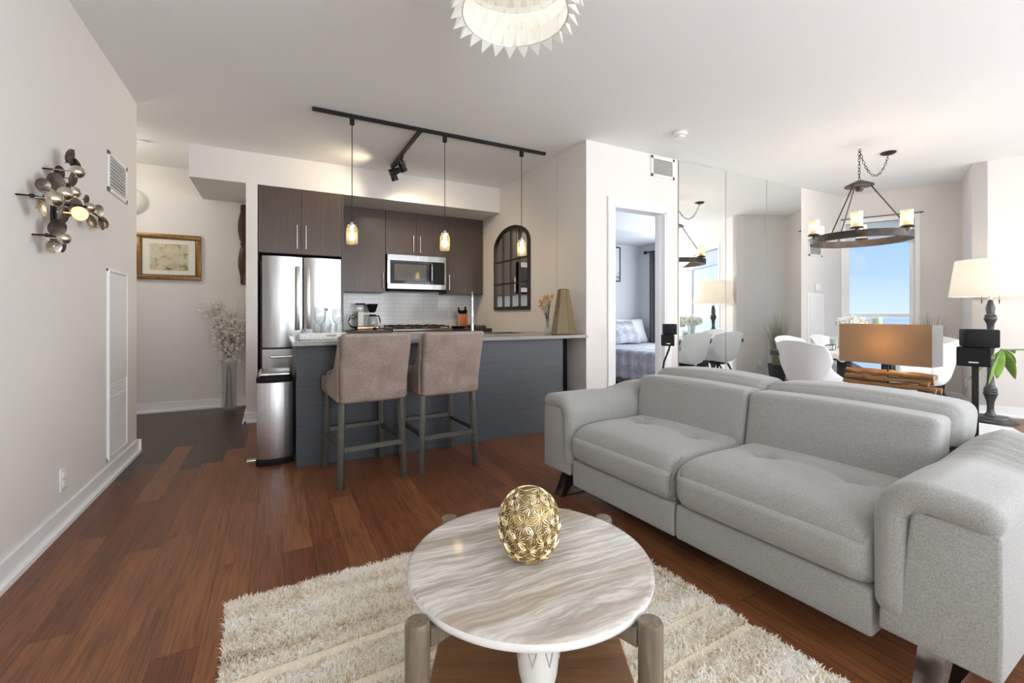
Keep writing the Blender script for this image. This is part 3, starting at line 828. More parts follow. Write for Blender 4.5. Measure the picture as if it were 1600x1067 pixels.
# ================================================================== KITCHEN
def bar_handle(parent, p0, p1, out, r=.006, mat='nickel', name='handle'):
    """straight bar with two stand-offs; out = direction away from the door"""
    p0, p1, out = Vector(p0), Vector(p1), Vector(out)
    m = MB(); m.cyl(p0 + out, p1 + out, r, n=10)
    d = (p1 - p0)
    for u in (.12, .88): m.cyl(p0 + d * u, p0 + d * u + out, r * .8, n=8)
    return m.build(name, mat, parent, world=True)
def cabinet(label, x0, x1, yf, yb, z0, z1, doors, handles, name='wall_cabinet', base=False):
    t = thing(name, label, 'cabinet', ((x0 + x1) / 2, (yf + yb) / 2, z0))
    MB().box(x0 + .001, x1 - .001, yf + .02, yb, z0, z1).build('carcass', 'cabinet', t, world=True, smooth=0)
    for (a, b), hd in zip(doors, handles):
        d = MB().box(a + .0015, b - .0015, yf, yf + .019, z0 + .002, z1 - .002, .001, 1).build('door', 'cabinet', t, world=True, smooth=0)
        if hd: bar_handle(d, (hd[0], yf, hd[1]), (hd[0], yf, hd[2]), (0, -.028, 0))
    return t
YU = 5.858
cabinet('dark walnut double cabinet directly over the fridge', -.155, .65, 5.29, YK, 1.735, 2.425, [(-.155, .2475), (.2475, .65)], [(.205, 1.79, 2.04), (.29, 1.79, 2.04)])
cabinet('tall dark walnut upper cabinet over the coffee maker, between fridge and microwave', .685, 1.250, YU, YK, 1.378, 2.435, [(.685, 1.250)], [(1.215, 1.43, 1.64)])
cabinet('short dark walnut double cabinet above the microwave', 1.252, 2.066, YU, YK, 1.872, 2.435, [(1.252, 1.655), (1.655, 2.066)], [(1.61, 1.91, 2.13), (1.70, 1.91, 2.13)])
cabinet('tall dark walnut upper cabinet at the right of the microwave, against the side wall', 2.068, 2.615, YU, YK, 1.378, 2.435, [(2.068, 2.615)], [(2.105, 1.43, 1.64)])
one('fridge_side_panel', 'dark full height panel at the right side of the fridge', 'panel', MB().box(.652, .672, 5.30, YK, 0, 2.43), 'cabinet', smooth=0)
# backsplash
struct('wall_backsplash', MB().box(.675, XK, YK - .008, YK, .90, 1.40), 'tile')
# base cabinets
for (a, b, lab) in ((.674, 1.262, 'dark lower cabinet under the coffee maker'), (2.045, 2.615, 'dark lower cabinet under the knife block')):
    cabinet(lab, a, b, 5.58, YK, .08, .874, [(a, (a + b) / 2), ((a + b) / 2, b)], [((a + b) / 2 - .04, .6, .8), ((a + b) / 2 + .04, .6, .8)], 'base_cabinet')
    one('counter_slab', 'dark granite back counter ' + ('left of the stove, under the coffee maker' if a < 1 else 'right of the stove, under the knife block'), 'countertop', MB().box(a, b, 5.555, YK - .009, .876, .906, .003, 1), 'counter_dark')
struct('trim_1', MB().box(.674, 1.262, 5.63, 5.65, 0, .08).box(2.045, 2.615, 5.63, 5.65, 0, .08), 'black_plastic')
# range
t = thing('gas_range', 'stainless gas range with black cast iron grates between the back counters', 'stove', (1.653, 5.86, 0))
MB().box(1.27, 2.037, 5.57, YK - .012, .0, .880).build('body', 'steel', t, world=True, smooth=0)
MB().box(1.268, 2.039, 5.53, YK - .012, .882, .918, .008, 2).build('cooktop', 'stove_metal', t, world=True)
MB().box(1.29, 2.015, 5.553, 5.568, .17, .72, .004, 1).build('oven_door', 'screen_black', t, world=True)
for k in range(5):
    x = 1.36 + k * .146
    MB().cyl((x, 5.56, .80), (x, 5.53, .80), .019, .016, 16).build('knob', 'nickel', t, world=True)
for k in range(3):
    x0 = 1.29 + k * .245; m = MB()
    for y in (5.60, 5.86, 6.13): m.box(x0, x0 + .235, y - .006, y + .006, .936, .950)
    for x in (x0 + .006, x0 + .118, x0 + .229): m.box(x - .006, x + .006, 5.60, 6.13, .936, .950)
    for (x, y) in ((x0 + .01, 5.60), (x0 + .225, 5.60), (x0 + .01, 6.13), (x0 + .225, 6.13)): m.box(x - .007, x + .007, y - .007, y + .007, .918, .955)
    for y in (5.70, 5.99):
        for a in range(4):
            c, s_ = math.cos(a * PI / 2 + PI / 4), math.sin(a * PI / 2 + PI / 4)
            m.bar((x0 + .118 + c * .03, y + s_ * .03, .952), (x0 + .118 + c * .10, y + s_ * .10, .952), .009, .016)
    m.build('grate', 'grate', t, world=True)
    for y in (5.72, 6.0):
        MB().cyl((x0 + .118, y, .918), (x0 + .118, y, .936), .042, .036, 20).build('burner', 'grate', t, world=True)
# microwave
t = thing('microwave', 'stainless over-the-range microwave under the short cabinets', 'microwave', (1.653, 5.98, 1.42))
x0, x1, yf = 1.262, 2.046, 5.80
MB().box(x0, x1, yf + .022, YK - .012, 1.43, 1.868).build('body', 'black_metal', t, world=True, smooth=0)
m = MB(); m.box(x0, x1, yf, yf + .02, 1.425, 1.495, .003, 1).box(x0, x1, yf, yf + .02, 1.79, 1.868, .003, 1).box(x0, x0 + .035, yf, yf + .02, 1.495, 1.79).box(x1 - .022, x1, yf, yf + .02, 1.495, 1.79)
m.build('front_frame', 'steel', t, world=True)
d = MB().box(x0 + .036, x0 + .60, yf + .002, yf + .018, 1.497, 1.788).build('door_window', 'screen_black', t, world=True, smooth=0)
m = MB(); m.box(x0 + .09, x0 + .51, yf - .0006, yf + .003, 1.535, 1.745); m.build('mesh_window', simple('tinted_window', (.10, .09, .08), .08), d, world=True, smooth=0)
MB().box(x0 + .605, x1 - .023, yf + .002, yf + .018, 1.497, 1.788).build('control_panel', 'screen_black', t, world=True, smooth=0)
m = MB(); m.tube([(x0 + .575, yf - .005, 1.51), (x0 + .575, yf - .035, 1.54), (x0 + .575, yf - .042, 1.64), (x0 + .575, yf - .035, 1.75), (x0 + .575, yf - .005, 1.78)], .011, 10)
m.build('handle', 'chrome', t, world=True)
MB().cyl((1.655, yf - .002, 1.83), (1.655, yf + .002, 1.83), .013, n=20).build('badge', 'chrome', t, world=True)
MB().box(1.30, 2.01, 5.83, 6.1, 1.408, 1.43, .004, 1).build('vent_base', 'black_plastic', t, world=True)
# fridge
t = thing('refrigerator', 'tall stainless french door refrigerator in the walnut cabinetry', 'refrigerator', (.26, 5.6, 0))
MB().box(-.118, .640, 5.335, 6.10, .01, 1.70).build('body', 'black_metal', t, world=True, smooth=0)
def curved_door(x0, x1, z0, z1, yf, yb, bulge):
    m = MB()
    n = 10; pts = []
    for i in range(n + 1):
        u = i / n; x = x0 + (x1 - x0) * u
        pts.append((x, yf - bulge * (1 - (2 * u - 1) ** 2)))
    r = .008
    pts = [(x0, yb), (x0, yf + r)] + [(x0 + .003, yf + .002)] + pts[1:-1] + [(x1 - .003, yf + .002), (x1, yf + r), (x1, yb)]
    m.prism(pts, z0, z1)
    return m
d1 = curved_door(-.120, .2575, .755, 1.70, 5.264, 5.332, .022).build('door', 'steel', t, world=True, smooth=30)
d2 = curved_door(.2665, .644, .755, 1.70, 5.264, 5.332, .022).build('door', 'steel', t, world=True, smooth=30)
d3 = curved_door(-.120, .644, .06, .735, 5.262, 5.332, .012).build('freezer_drawer', 'steel', t, world=True, smooth=30)
for d, x in ((d1, .212), (d2, .312)):
    m = MB(); m.box(x - .017, x + .017, 5.205, 5.219, .93, 1.60, .004, 2).box(x - .012, x + .012, 5.215, 5.256, .96, .985).box(x - .012, x + .012, 5.215, 5.256, 1.545, 1.57)
    m.build('handle', 'nickel', d, world=True)
m = MB(); m.tube([(-.04, 5.25, .655), (-.04, 5.205, .66), (.26, 5.195, .66), (.56, 5.205, .66), (.56, 5.25, .655)], .013, 10); m.build('handle', 'nickel', d3, world=True)
# coffee maker on the back counter
t = thing('coffee_maker', 'white and black drip coffee maker with glass carafe on the back counter', 'coffee maker', (1.04, 5.98, .906))
MB().box(-.14, .15, -.08, .08, .006, .04, .006, 2).build('base', 'black_plastic', t)
MB().box(-.125, .135, -.083, -.078, .010, .034).build('base_trim', simple('copper_trim', (.55, .33, .18), .3, .8), t)
MB().box(-.115, -.045, -.04, .05, .04, .225, .004, 1).build('tower', 'white_plastic', t)
MB().box(-.13, -.04, -.05, .055, .225, .315, .008, 2).build('water_tank', 'clear_glass', t)
MB().box(-.135, -.025, -.055, .06, .316, .332, .004, 1).build('tank_lid', 'black_plastic', t)
m = MB(); m.lathe([(.030, .215), (.045, .235), (.068, .31), (.07, .325), (.001, .325)], (.07, 0, 0), 24); m.box(-.04, .03, -.012, .012, .30, .315); m.build('filter_basket', 'black_plastic', t)
m = MB(); m.lathe([(.055, .042), (.062, .06), (.064, .10), (.052, .15), (.046, .165), (.044, .165), (.050, .15), (.061, .10), (.058, .06), (.001, .045)], (.075, 0, 0), 24, cap=False); c = m.build('carafe', 'clear_glass', t, smooth=60)
MB().cyl((.075, 0, .165), (.075, 0, .19), .047, .04, 20).build('lid', 'black_plastic', c)
m = MB(); m.tube([(.11, 0, .172), (.15, 0, .17), (.165, 0, .13), (.17, 0, .08)], .008, 8); m.build('handle', 'black_plastic', c)
m = MB()
for k in range(2): m.tube([(-.13, .03, .02), (-.19, .03, .03 + k * .015), (-.225, .02, .09), (-.20, .02, .17 - k * .03), (-.15, .03, .19 - k * .05), (-.12, .04, .16)], .005, 6)
m.build('power_cord', 'black_plastic', t)
# knife block
t = thing('knife_block', 'orange wood knife block full of black handled knives', 'knife block', (2.345, 5.99, .906))
MB().prism([(-.07, 0), (.06, 0), (.06, .13), (-.07, .20)], -.062, .062, 'x', .004).build('block', 'knife_wood', t)
MB().prism([(-.072, .0), (-.01, .0), (-.01, .22), (-.072, .20)], -.068, -.0625, 'x').build('side_plate', 'pink_acrylic', t)
rs = random.Random(3)
for (x, y, l) in ((-.045, .02, .14), (-.015, .02, .09), (.015, .025, .10), (.045, .02, .15), (-.04, -.03, .08), (-.013, -.03, .075), (.013, -.03, .08), (.04, -.03, .085)):
    m = MB(); b = .16 - y * .4
    m.bar((x, y, b), (x + (.01 if x > 0 else -.004), y - .03, b + l), .021, .026, .006); m.build('knife_handle', 'black_plastic', t)
# under cabinet dish rack / dark slab on right
one('frying_pan', 'small black frying pan on the back counter in front of the knife block', 'pan', MB().lathe([(.08, 0), (.105, .03), (.102, .03), (.078, .004), (.001, .004)], (2.20, 5.74, .907), 28, cap=False).bar((2.28, 5.70, .935), (2.40, 5.64, .950), .02, .012, .003), 'black_metal', smooth=50)
one('range_spatula', 'black utensil lying on the back counter beside the coffee maker', 'utensil', MB().bar((1.10, 5.70, .925), (1.26, 5.63, .913), .018, .01, .003).cyl((1.08, 5.71, .907), (1.10, 5.70, .93), .03, .02, 12), 'black_plastic')
one('dish_tray', 'low dark tray on the back counter in the far right corner', 'tray', MB().box(2.45, 2.60, 5.72, 6.08, .907, .945, .006, 2), 'gunmetal')

# ------------------------------------------------------------------ island
t = thing('kitchen_island', 'long kitchen island clad in charcoal blue wood grain panels', 'island', (1.30, 4.0, 0))
MB().box(.134, 2.42, 3.56, 3.585, 0, .872, .001, 1).build('front_panel', 'island', t, world=True, smooth=0)
MB().box(.134, .158, 3.587, 4.36, 0, .872, .001, 1).build('end_panel', 'island', t, world=True, smooth=0)
MB().box(.16, 2.42, 3.587, 4.36, 0, .70).build('carcass', 'cabinet', t, world=True, smooth=0)
MB().box(2.42, 2.60, 3.75, 4.36, 0, .872).build('recess_shade_block', 'black_plastic', t, world=True, smooth=0)  # black block stands in for the shade in the open recess
one('island_countertop', 'long pale grey quartz countertop on the island', 'countertop',
    MB().prism([(.104, 3.43), (2.616, 3.43), (2.616, 4.45), (2.30, 4.45), (2.30, 4.03), (1.86, 4.03), (1.86, 4.45), (.104, 4.45)], .875, .903).box(1.86, 2.30, 4.40, 4.45, .875, .903), 'counter', smooth=0)
m = MB(); m.box(1.865, 2.295, 4.035, 4.395, .72, .728)
for b in ((1.862, 1.868, 4.033, 4.397), (2.292, 2.298, 4.033, 4.397), (1.862, 2.298, 4.033, 4.04), (1.862, 2.298, 4.39, 4.397)): m.box(*b, .72, .90)
one('sink_basin', 'dark steel undermount sink in the island countertop', 'sink', m, 'gunmetal', smooth=0)
t = thing('kitchen_faucet', 'tall chrome spring faucet standing by the island sink', 'faucet', (1.80, 4.30, .904), math.radians(-113))
m = MB(); m.cyl((0, 0, 0), (0, 0, .012), .028, n=20).cyl((0, 0, .012), (0, 0, .10), .018, n=16); m.build('base', 'chrome', t)
m = MB(); m.cyl((0, 0, .10), (0, 0, .36), .010, n=12)
m.tube([Vector((.055 - .055 * math.cos(a), .0, .36 + .06 * math.sin(a))) for a in [PI * k / 10 for k in range(11)]], .010, 10)
m.cyl((.11, 0, .36), (.11, 0, .24), .011, n=12); m.build('neck', 'chrome', t)
m = MB(); m.tube([Vector((.014 * math.cos(2 * PI * k / 8), .014 * math.sin(2 * PI * k / 8), .12 + .24 * k / 160)) for k in range(161)], .0022, 5); m.build('spring', 'chrome', t)
m = MB(); m.cyl((.11, 0, .17), (.11, 0, .24), .017, .014, 14); m.bar((0, 0, .22), (.11, 0, .22), .008, .008); m.build('spray_head', 'chrome', t)
m = MB(); m.tube([(-.01, 0, .06), (-.05, -.01, .065), (-.10, -.02, .085)], .008, 8); m.sphere((-.10, -.02, .085), .011, 10); m.build('lever', 'chrome', t)

# serving tray and glassware
t = thing('serving_tray', 'white speckled serving tray at the left end of the island', 'tray', (.325, 3.82, .904))
m = MB(); m.box(-.165, .165, -.13, .13, 0, .012, .003, 1)
for b in ((-.165, .165, -.13, -.118), (-.165, .165, .118, .13), (-.165, -.153, -.118, .118), (.153, .165, -.118, .118)): m.box(*b, .012, .05, .003, 1)
m.build('tray_body', 'terrazzo', t)
m = MB(); m.box(.02, .09, -.134, -.13, .022, .036); m.build('handle_cutout', 'relief', t, smooth=0)
def wine(label, x, y, s=1.0):
    prof = [(.034, 0), (.034, .003), (.006, .008), (.004, .02), (.004, .09), (.012, .10), (.036, .125), (.043, .16), (.040, .20), (.035, .235), (.0335, .235), (.038, .20), (.041, .16), (.034, .127), (.010, .104), (.001, .101)]
    return one('wine_glass', label, 'glass', MB().lathe([(r * s, z * s) for r, z in prof], (x, y, .917), 24, cap=False), 'clear_glass', 'glassware on the serving tray', 60)
wine('large stemmed wine glass at the front of the serving tray, left of the carafe', .305, 3.765, 1.0)
wine('stemmed wine glass at the right rear of the serving tray', .445, 3.885, .95)
def tumbler(label, x, y, h=.10, r=.031):
    return one('tumbler', label, 'glass', MB().lathe([(r * .85, 0), (r, h), (r - .002, h), (r * .85 - .002, .006), (.001, .005)], (x, y, .917), 20, cap=False), 'clear_glass', 'glassware on the serving tray', 60)
tumbler('short clear tumbler at the front right of the serving tray', .40, 3.735)
tumbler('clear tumbler at the right end of the serving tray', .446, 3.80, .12)
tumbler('clear tumbler at the rear of the serving tray behind the wine glass', .30, 3.89, .11)
tumbler('small clear tumbler between wine glass and carafe', .355, 3.80, .085, .028)
t = thing('glass_carafe', 'clear glass carafe with stopper at the rear right of the tray', 'carafe', (.365, 3.885, .917))
MB().lathe([(.042, 0), (.045, .03), (.042, .10), (.018, .15), (.015, .18), (.018, .20), (.016, .20), (.013, .18), (.016, .15), (.040, .10), (.043, .03), (.001, .006)], n=24, cap=False).build('bottle', 'clear_glass', t, smooth=60)
MB().sphere((0, 0, .215), .014, 12).build('stopper', 'relief', t)
one('candle_bowl', 'patterned white bowl with dark blossoms at the left of the tray', 'bowl', MB().lathe([(.035, 0), (.043, .02), (.04, .065), (.037, .065), (.038, .02), (.001, .01)], (.215, 3.79, .917), 24, cap=False), 'botanical', smooth=60)
one('paper_card', 'small white card lying on the island behind the left stool', 'card', MB().box(.74, .80, 3.98, 4.02, .904, .909), 'white_plastic')

# gold faceted lantern vase and dried flowers
t = thing('gold_vase', 'tall faceted gold glass vase tapering upward at the right end of the island', 'vase', (2.455, 3.60, .904), .4)
m = MB(); m.lathe([(.118, 0), (.120, .006), (.052, .43), (.046, .435), (.113, .012), (.001, .010)], n=6, cap=False); m.build('body', 'gold_glass', t, smooth=10)
m = MB()
for k in range(6):
    a = 2 * PI * k / 6
    m.cyl((.119 * math.cos(a), .119 * math.sin(a), .005), (.051 * math.cos(a), .051 * math.sin(a), .43), .0022, n=6)
    a2 = a + PI / 3
    m.cyl((.051 * math.cos(a), .051 * math.sin(a), .431), (.051 * math.cos(a2), .051 * math.sin(a2), .431), .0025, n=6)
    m.cyl((.119 * math.cos(a), .119 * math.sin(a), .004), (.119 * math.cos(a2), .119 * math.sin(a2), .004), .003, n=6)
m.build('edges', 'gold_line', t)
t = thing('dried_flowers', 'small bunch of dried orange flowers in a bud vase behind the gold vase', 'flowers', (2.44, 3.86, .904))
MB().lathe([(.03, 0), (.034, .04), (.018, .12), (.02, .15), (.017, .15), (.015, .12), (.001, .01)], n=20, cap=False).build('bud_vase', 'clear_glass', t, smooth=60)
rs = random.Random(8); m = MB(); f = MB()
for k in range(12):
    p = Vector((rs.uniform(-.09, .05), rs.uniform(-.04, .06), rs.uniform(.26, .38)))
    m.tube([(0, 0, .02), (p.x * .3, p.y * .3, .18), p], .002, 5)
    for _ in range(7): f.sphere(p + Vector((rs.gauss(0, .013), rs.gauss(0, .013), rs.gauss(0, .013))), rs.uniform(.005, .011), 6)
m.build('stems', 'twig', t); f.build('blooms', 'dried', t)

# arched window-pane mirror on the side wall
t = thing('arched_mirror', 'arched window-pane wall mirror with dark frame on the kitchen side wall', 'mirror', (XK - .001, 4.98, 1.155), -PI / 2)
# local x runs along the wall (towards -y of the room is +x), local -y faces the room
def arch(w, z0, zs, rise, n=18):
    pts = [(-w, z0), (w, z0)]
    for k in range(n + 1):
        a = PI * k / n
        pts.append((w * math.cos(a), zs + rise * math.sin(a)))
    return pts
W_, ZS, RI = .47, .80, .245
m = MB(); out = arch(W_, 0, ZS, RI); inn = arch(W_ - .035, .04, ZS, RI - .035)
n = len(out)
for y in (0,):
    A = [m.bm.verts.new((u, -.028, v)) for u, v in out]; Bv = [m.bm.verts.new((u, -.028, v)) for u, v in inn]
    A2 = [m.bm.verts.new((u, 0, v)) for u, v in out]; B2 = [m.bm.verts.new((u, 0, v)) for u, v in inn]
    for i in range(n):
        j = (i + 1) % n
        m.bm.faces.new((A[i], A[j], Bv[j], Bv[i])); m.bm.faces.new((A[i], A2[i], A2[j], A[j])); m.bm.faces.new((Bv[i], Bv[j], B2[j], B2[i])); m.bm.faces.new((A2[i], B2[i], B2[j], A2[j]))
m.build('frame', 'bronze', t)
MB().prism(arch(W_ - .03, .035, ZS, RI - .03), -.008, -.004, 'y').build('mirror_glass', 'mirror', t, smooth=0)
m = MB()
for x in (-.2175, 0, .2175):
    top = ZS + (RI - .035) * math.sqrt(max(0, 1 - (x / (W_ - .035)) ** 2))
    m.box(x - .007, x + .007, -.022, -.008, .03, top + .005)
for z in (.33, .62): m.box(-W_ + .03, W_ - .03, -.022, -.008, z - .007, z + .007)
m.build('glazing_bars', 'bronze', t)

# ------------------------------------------------------------------ bar stools
def make_stool():
    t = thing('bar_stool', '', 'bar stool')
    m = MB()
    def bk(p, u):   # lean backwards, gentle hollow
        z = p.z; lean = -.09 * ((z + .22) / .44) ** 1.3 if z > -.22 else 0
        return Vector((p.x * (1 + .03 * (z / .22)), p.y + lean - .012 * (1 - (p.x / .22) ** 2), p.z))
    m.soft(.435, .055, .445, .022, bk, (10, 2, 10), Matrix.Translation((0, -.235, .755)))
    m.build('backrest', 'leather', t, smooth=60)
    for s_ in (-1, 1):
        m = MB()
        poly_ = [(-.235, .545), (-.235, .72), (-.29, .955), (-.265, .958), (-.21, .86), (-.15, .76), (-.06, .70), (.10, .672), (.22, .665), (.235, .64), (.235, .575), (.22, .56)]
        m.prism(poly_, s_ * .216 - .012, s_ * .216 + .012, 'x', .006)
        m.build('side_panel', 'leather', t, smooth=50)
    MB().box(-.205, .205, -.21, .235, .56, .61, .01, 2).build('seat_base', 'leather', t)
    m = MB(); m.soft(.40, .44, .09, .035, lambda p, u: Vector((p.x, p.y, p.z + .012 * (1 - u.x ** 2) * (1 - u.y ** 2) * (1 if u.z > 0 else 0))), (8, 8, 2), Matrix.Translation((0, .025, .655)))
    m.build('seat', 'leather', t, smooth=60)
    for (x, y) in ((-1, -1), (1, -1), (-1, 1), (1, 1)):
        m = MB(); m.bar((x * .187, y * .205, .57), (x * .205, y * .235, 0), .036, .036, .003)
        m.build('leg', 'gunmetal', t)
    for y, z in ((-.225, .24), (.225, .28)):
        m = MB(); m.box(-.19, .19, y - .012, y + .012, z - .016, z + .016, .002, 1); m.build('stretcher', 'gunmetal', t)
    for x in (-.197, .197):
        m = MB(); m.box(x - .012, x + .012, -.21, .21, .245, .275, .002, 1); m.build('stretcher', 'gunmetal', t)
    return t
st = make_stool(); st2 = copy_tree(st)
place(st, (.540, 3.235, 0), math.radians(6), 'taupe leather bar stool on the left, in front of the island')
place(st2, (1.082, 3.262, 0), math.radians(3), 'taupe leather bar stool on the right, in front of the island')

# ------------------------------------------------------------------ trash can
t = thing('trash_can', 'slim stainless step trash can at the left end of the island', 'trash can', (.0, 3.87, 0))
def canpoly(w, d, bulge):
    pts = []
    for k in range(9):
        u = -1 + 2 * k / 8; pts.append((u * w, -d - bulge * (1 - u * u)))
    return pts + [(w, d), (-w, d)]
MB().prism(canpoly(.118, .150, .034), .045, .60, bev=.006).build('body', 'bin_steel', t, smooth=40)
MB().prism(canpoly(.122, .154, .035), 0, .046, bev=.004).build('plinth', 'black_plastic', t, smooth=40)
MB().prism(canpoly(.122, .154, .035), .598, .635, bev=.006).build('rim', 'black_plastic', t, smooth=40)
m = MB(); m.soft(.22, .29, .04, .018, None, (6, 6, 1), Matrix.Translation((0, .0, .652))); m.build('lid', 'steel', t, smooth=60)
m = MB(); m.box(-.185, -.115, -.10, -.04, .022, .034, .005, 2); m.build('pedal', 'nickel', t)
MB().box(.1185, .128, -.15, .15, .05, .60, .003, 1).build('side_strip', 'black_plastic', t)

# ------------------------------------------------------------------ track lighting and pendants
t = thing('light_track', 'long black ceiling track with a short branch above the island', 'track', (1.36, 3.94, CEIL - .03))
MB().box(.263, 2.46, 3.923, 3.957, CEIL - .028, CEIL - .001, .003, 1).build('rail', 'black_metal', t, world=True)
MB().box(1.138, 1.172, 3.958, 5.08, CEIL - .028, CEIL - .001, .003, 1).build('branch_rail', 'black_metal', t, world=True)
def make_pendant():
    t = thing('pendant_light', '', 'pendant light', (0, 0, 0))
    MB().box(-.018, .018, -.016, .016, .995, 1.055, .004, 1).build('track_adapter', 'black_metal', t)
    MB().cyl((0, 0, .18), (0, 0, .996), .0035, n=8).build('cord', 'shaft', t)
    MB().lathe([(.001, .185), (.012, .184), (.014, .165), (.036, .160), (.036, .142), (.001, .140)], n=24, cap=False).build('cap', 'nickel', t)
    MB().lathe([(.034, .150), (.034, .142), (.040, .136), (.046, .125), (.047, .02), (.042, .004), (.030, 0), (.001, .002)], n=28, cap=False).build('jar', 'jar_glass', t, smooth=60)
    m = MB(); m.sphere((0, 0, .068), .025, 12, (1, 1, 1.4)); m.cyl((0, 0, .098), (0, 0, .14), .012, n=12); m.build('bulb', 'filament', t)
    return t
pe = make_pendant()
pens = [pe, copy_tree(pe), copy_tree(pe)]
for o, x, lab in zip(pens, (.567, 1.377, 2.182), ('mason jar pendant light on the left, in front of the fridge edge', 'mason jar pendant light in the middle, in front of the microwave', 'mason jar pendant light on the right, in front of the arched mirror')):
    place(o, (x, 3.94, 1.678), 0, lab); o['group'] = 'mason jar pendants over the island'
    point('pendant_glow', (x, 3.94, 1.75), 16, (1, .74, .42), .02)
def spot(label, loc, aim):
    t = thing('track_spotlight', label, 'spotlight', loc)
    L = Vector(loc); aim = Vector(aim).normalized()
    MB().box(-.016, .016, -.03, .03, -.03, .0, .003, 1).build('adapter', 'black_metal', t)
    c = Vector((0, 0, -.085))
    m = MB(); m.cyl(c - aim * .02, c + aim * .07, .033, .038, 20).cyl(c - aim * .055, c - aim * .02, .022, .033, 20); m.build('housing', 'black_metal', t)
    sl = bpy.data.lights.new('spot_beam', 'SPOT'); sl.energy = 26; sl.color = (1, .80, .56); sl.spot_size = 2.3; sl.spot_blend = .9; sl.shadow_soft_size = .03
    so = bpy.data.objects.new('spot_beam', sl); COL.objects.link(so); so.location = L + c + aim * .075; so.rotation_euler = aim.to_track_quat('-Z', 'Y').to_euler()
    m = MB(); m.tube([(0, 0, -.03), (.042, 0, -.05), (.042, 0, -.085)], .004, 6).tube([(0, 0, -.03), (-.042, 0, -.05), (-.042, 0, -.085)], .004, 6); m.build('yoke', 'black_metal', t)
spot('black track spotlight halfway along the short branch', (1.155, 4.66, CEIL - .029), (.5, .45, -.7))
spot('black track spotlight at the far end of the short branch', (1.155, 5.02, CEIL - .029), (.35, .2, -.8))
spot('black track spotlight turned toward the hall at the branch end', (1.155, 4.90, CEIL - .029), (-.85, .1, -.35))

# ------------------------------------------------------------------ capiz ceiling light (near)
FX, FY = .91, 1.70
t = thing('ceiling_light', 'round white tiered capiz shell ceiling light above the coffee table', 'ceiling light', (FX, FY, CEIL))
def tier(zb, zt, r, out, rows, n, drop):
    m = MB(); inner = MB()
    H = (zt - zb) / rows
    for j in range(rows):
        z0 = zb + j * H; z1 = z0 + H; zc = (z0 + z1) / 2
        for k in range(n):
            a0 = 2 * PI * (k + .5 * (j % 2)) / n; a1 = a0 + 2 * PI / n; am = (a0 + a1) / 2
            P4 = [Vector((r * math.cos(a), r * math.sin(a), z)) for a, z in ((a0, z0), (a1, z0), (a1, z1), (a0, z1))]
            tip = Vector(((r + out) * math.cos(am), (r + out) * math.sin(am), zc - drop))
            vs = [m.bm.verts.new(p) for p in P4]; tv = m.bm.verts.new(tip)
            for i in range(4): m.bm.faces.new((vs[i], vs[(i + 1) % 4], tv))
    m.build('shell_tier', 'capiz', t, smooth=0)
    g = MB()
    for z in (zb, zt): g.tube([Vector((r * math.cos(2 * PI * k / 64), r * math.sin(2 * PI * k / 64), z)) for k in range(64)], .002, 5, closed=True)
    g.build('wire_ring', 'nickel', t)
tier(-.385, -.235, .225, .050, 2, 24, .070)
tier(-.235, -.085, .285, .052, 2, 30, .065)
MB().lathe([(.15, -.001), (.15, -.03), (.001, -.032)], n=32).build('canopy', 'white_plastic', t)
m = MB(); m.lathe([(.224, -.232), (.286, -.236)], n=48, cap=False); m.lathe([(.15, -.084), (.287, -.084)], n=48, cap=False); m.build('shelf_ring', 'capiz', t, smooth=0, keepnormals=True)
for k in range(4):
    a = YAW + PI / 2 * k + .5
    x, y = .085 * math.cos(a), .085 * math.sin(a)
    m = MB(); m.sphere((x, y, -.16), .028, 16); b = m.build('bulb', 'bulb', t)
    MB().cyl((x, y, -.13), (x, y, -.032), .013, n=12).build('bulb_holder', 'white_plastic', t)
point('ceiling_light_glow', (FX, FY, CEIL - .20), 1.0, (1, .95, .88), .08)
one('smoke_detector', 'round white smoke detector on the ceiling near the mirror wall', 'smoke detector', MB().lathe([(.001, 0), (.055, 0), (.062, -.012), (.058, -.03), (.04, -.036), (.036, -.048), (.001, -.05)], (3.28, 2.93, CEIL - .001), 32, cap=False), 'white_plastic', smooth=40)

# ------------------------------------------------------------------ mirrors on the dining wall
for i, (a, b) in enumerate(((3.845, 4.611), (4.611, 5.374), (5.374, 6.104))):
    t = thing('mirror_panel', ('tall wall mirror panel next to the bedroom door', 'middle tall wall mirror panel', 'tall wall mirror panel nearest the window')[i], 'mirror', ((a + b) / 2, YM, .11), 0, None)
    MB().box(a + .002, b - .002, YM - .007, YM - .001, .11, CEIL - .003).build('mirror_glass', 'mirror', t, world=True, smooth=0)
    MB().box(a - .002, a + .002, YM - .010, YM - .001, .11, CEIL - .003).build('edge_trim', 'mirror_edge', t, world=True, smooth=0)
struct('baseboard_mirrors', MB().box(3.74, 6.11, YM - .013, YM, 0, .105), 'trim')
# thermostat, panel door on the plain wall beyond the mirrors
one('thermostat', 'small white thermostat on the wall by the dining window', 'thermostat', MB().box(6.42, 6.53, YM - .022, YM - .001, 1.41, 1.51, .006, 2), 'white_plastic')
t = thing('access_panel', 'white utility door panel below the thermostat by the dining window', 'access panel', (6.43, YM - .001, .12))
MB().box(-.19, .19, -.012, 0, 0, 1.26, .002, 1).build('frame', 'trim', t)
MB().box(-.16, .16, -.018, -.0125, .56, 1.23, .002, 1).build('door', 'door_paint', t)
MB().box(-.16, .16, -.018, -.0125, .03, .54, .002, 1).build('lower_door', 'door_paint', t)

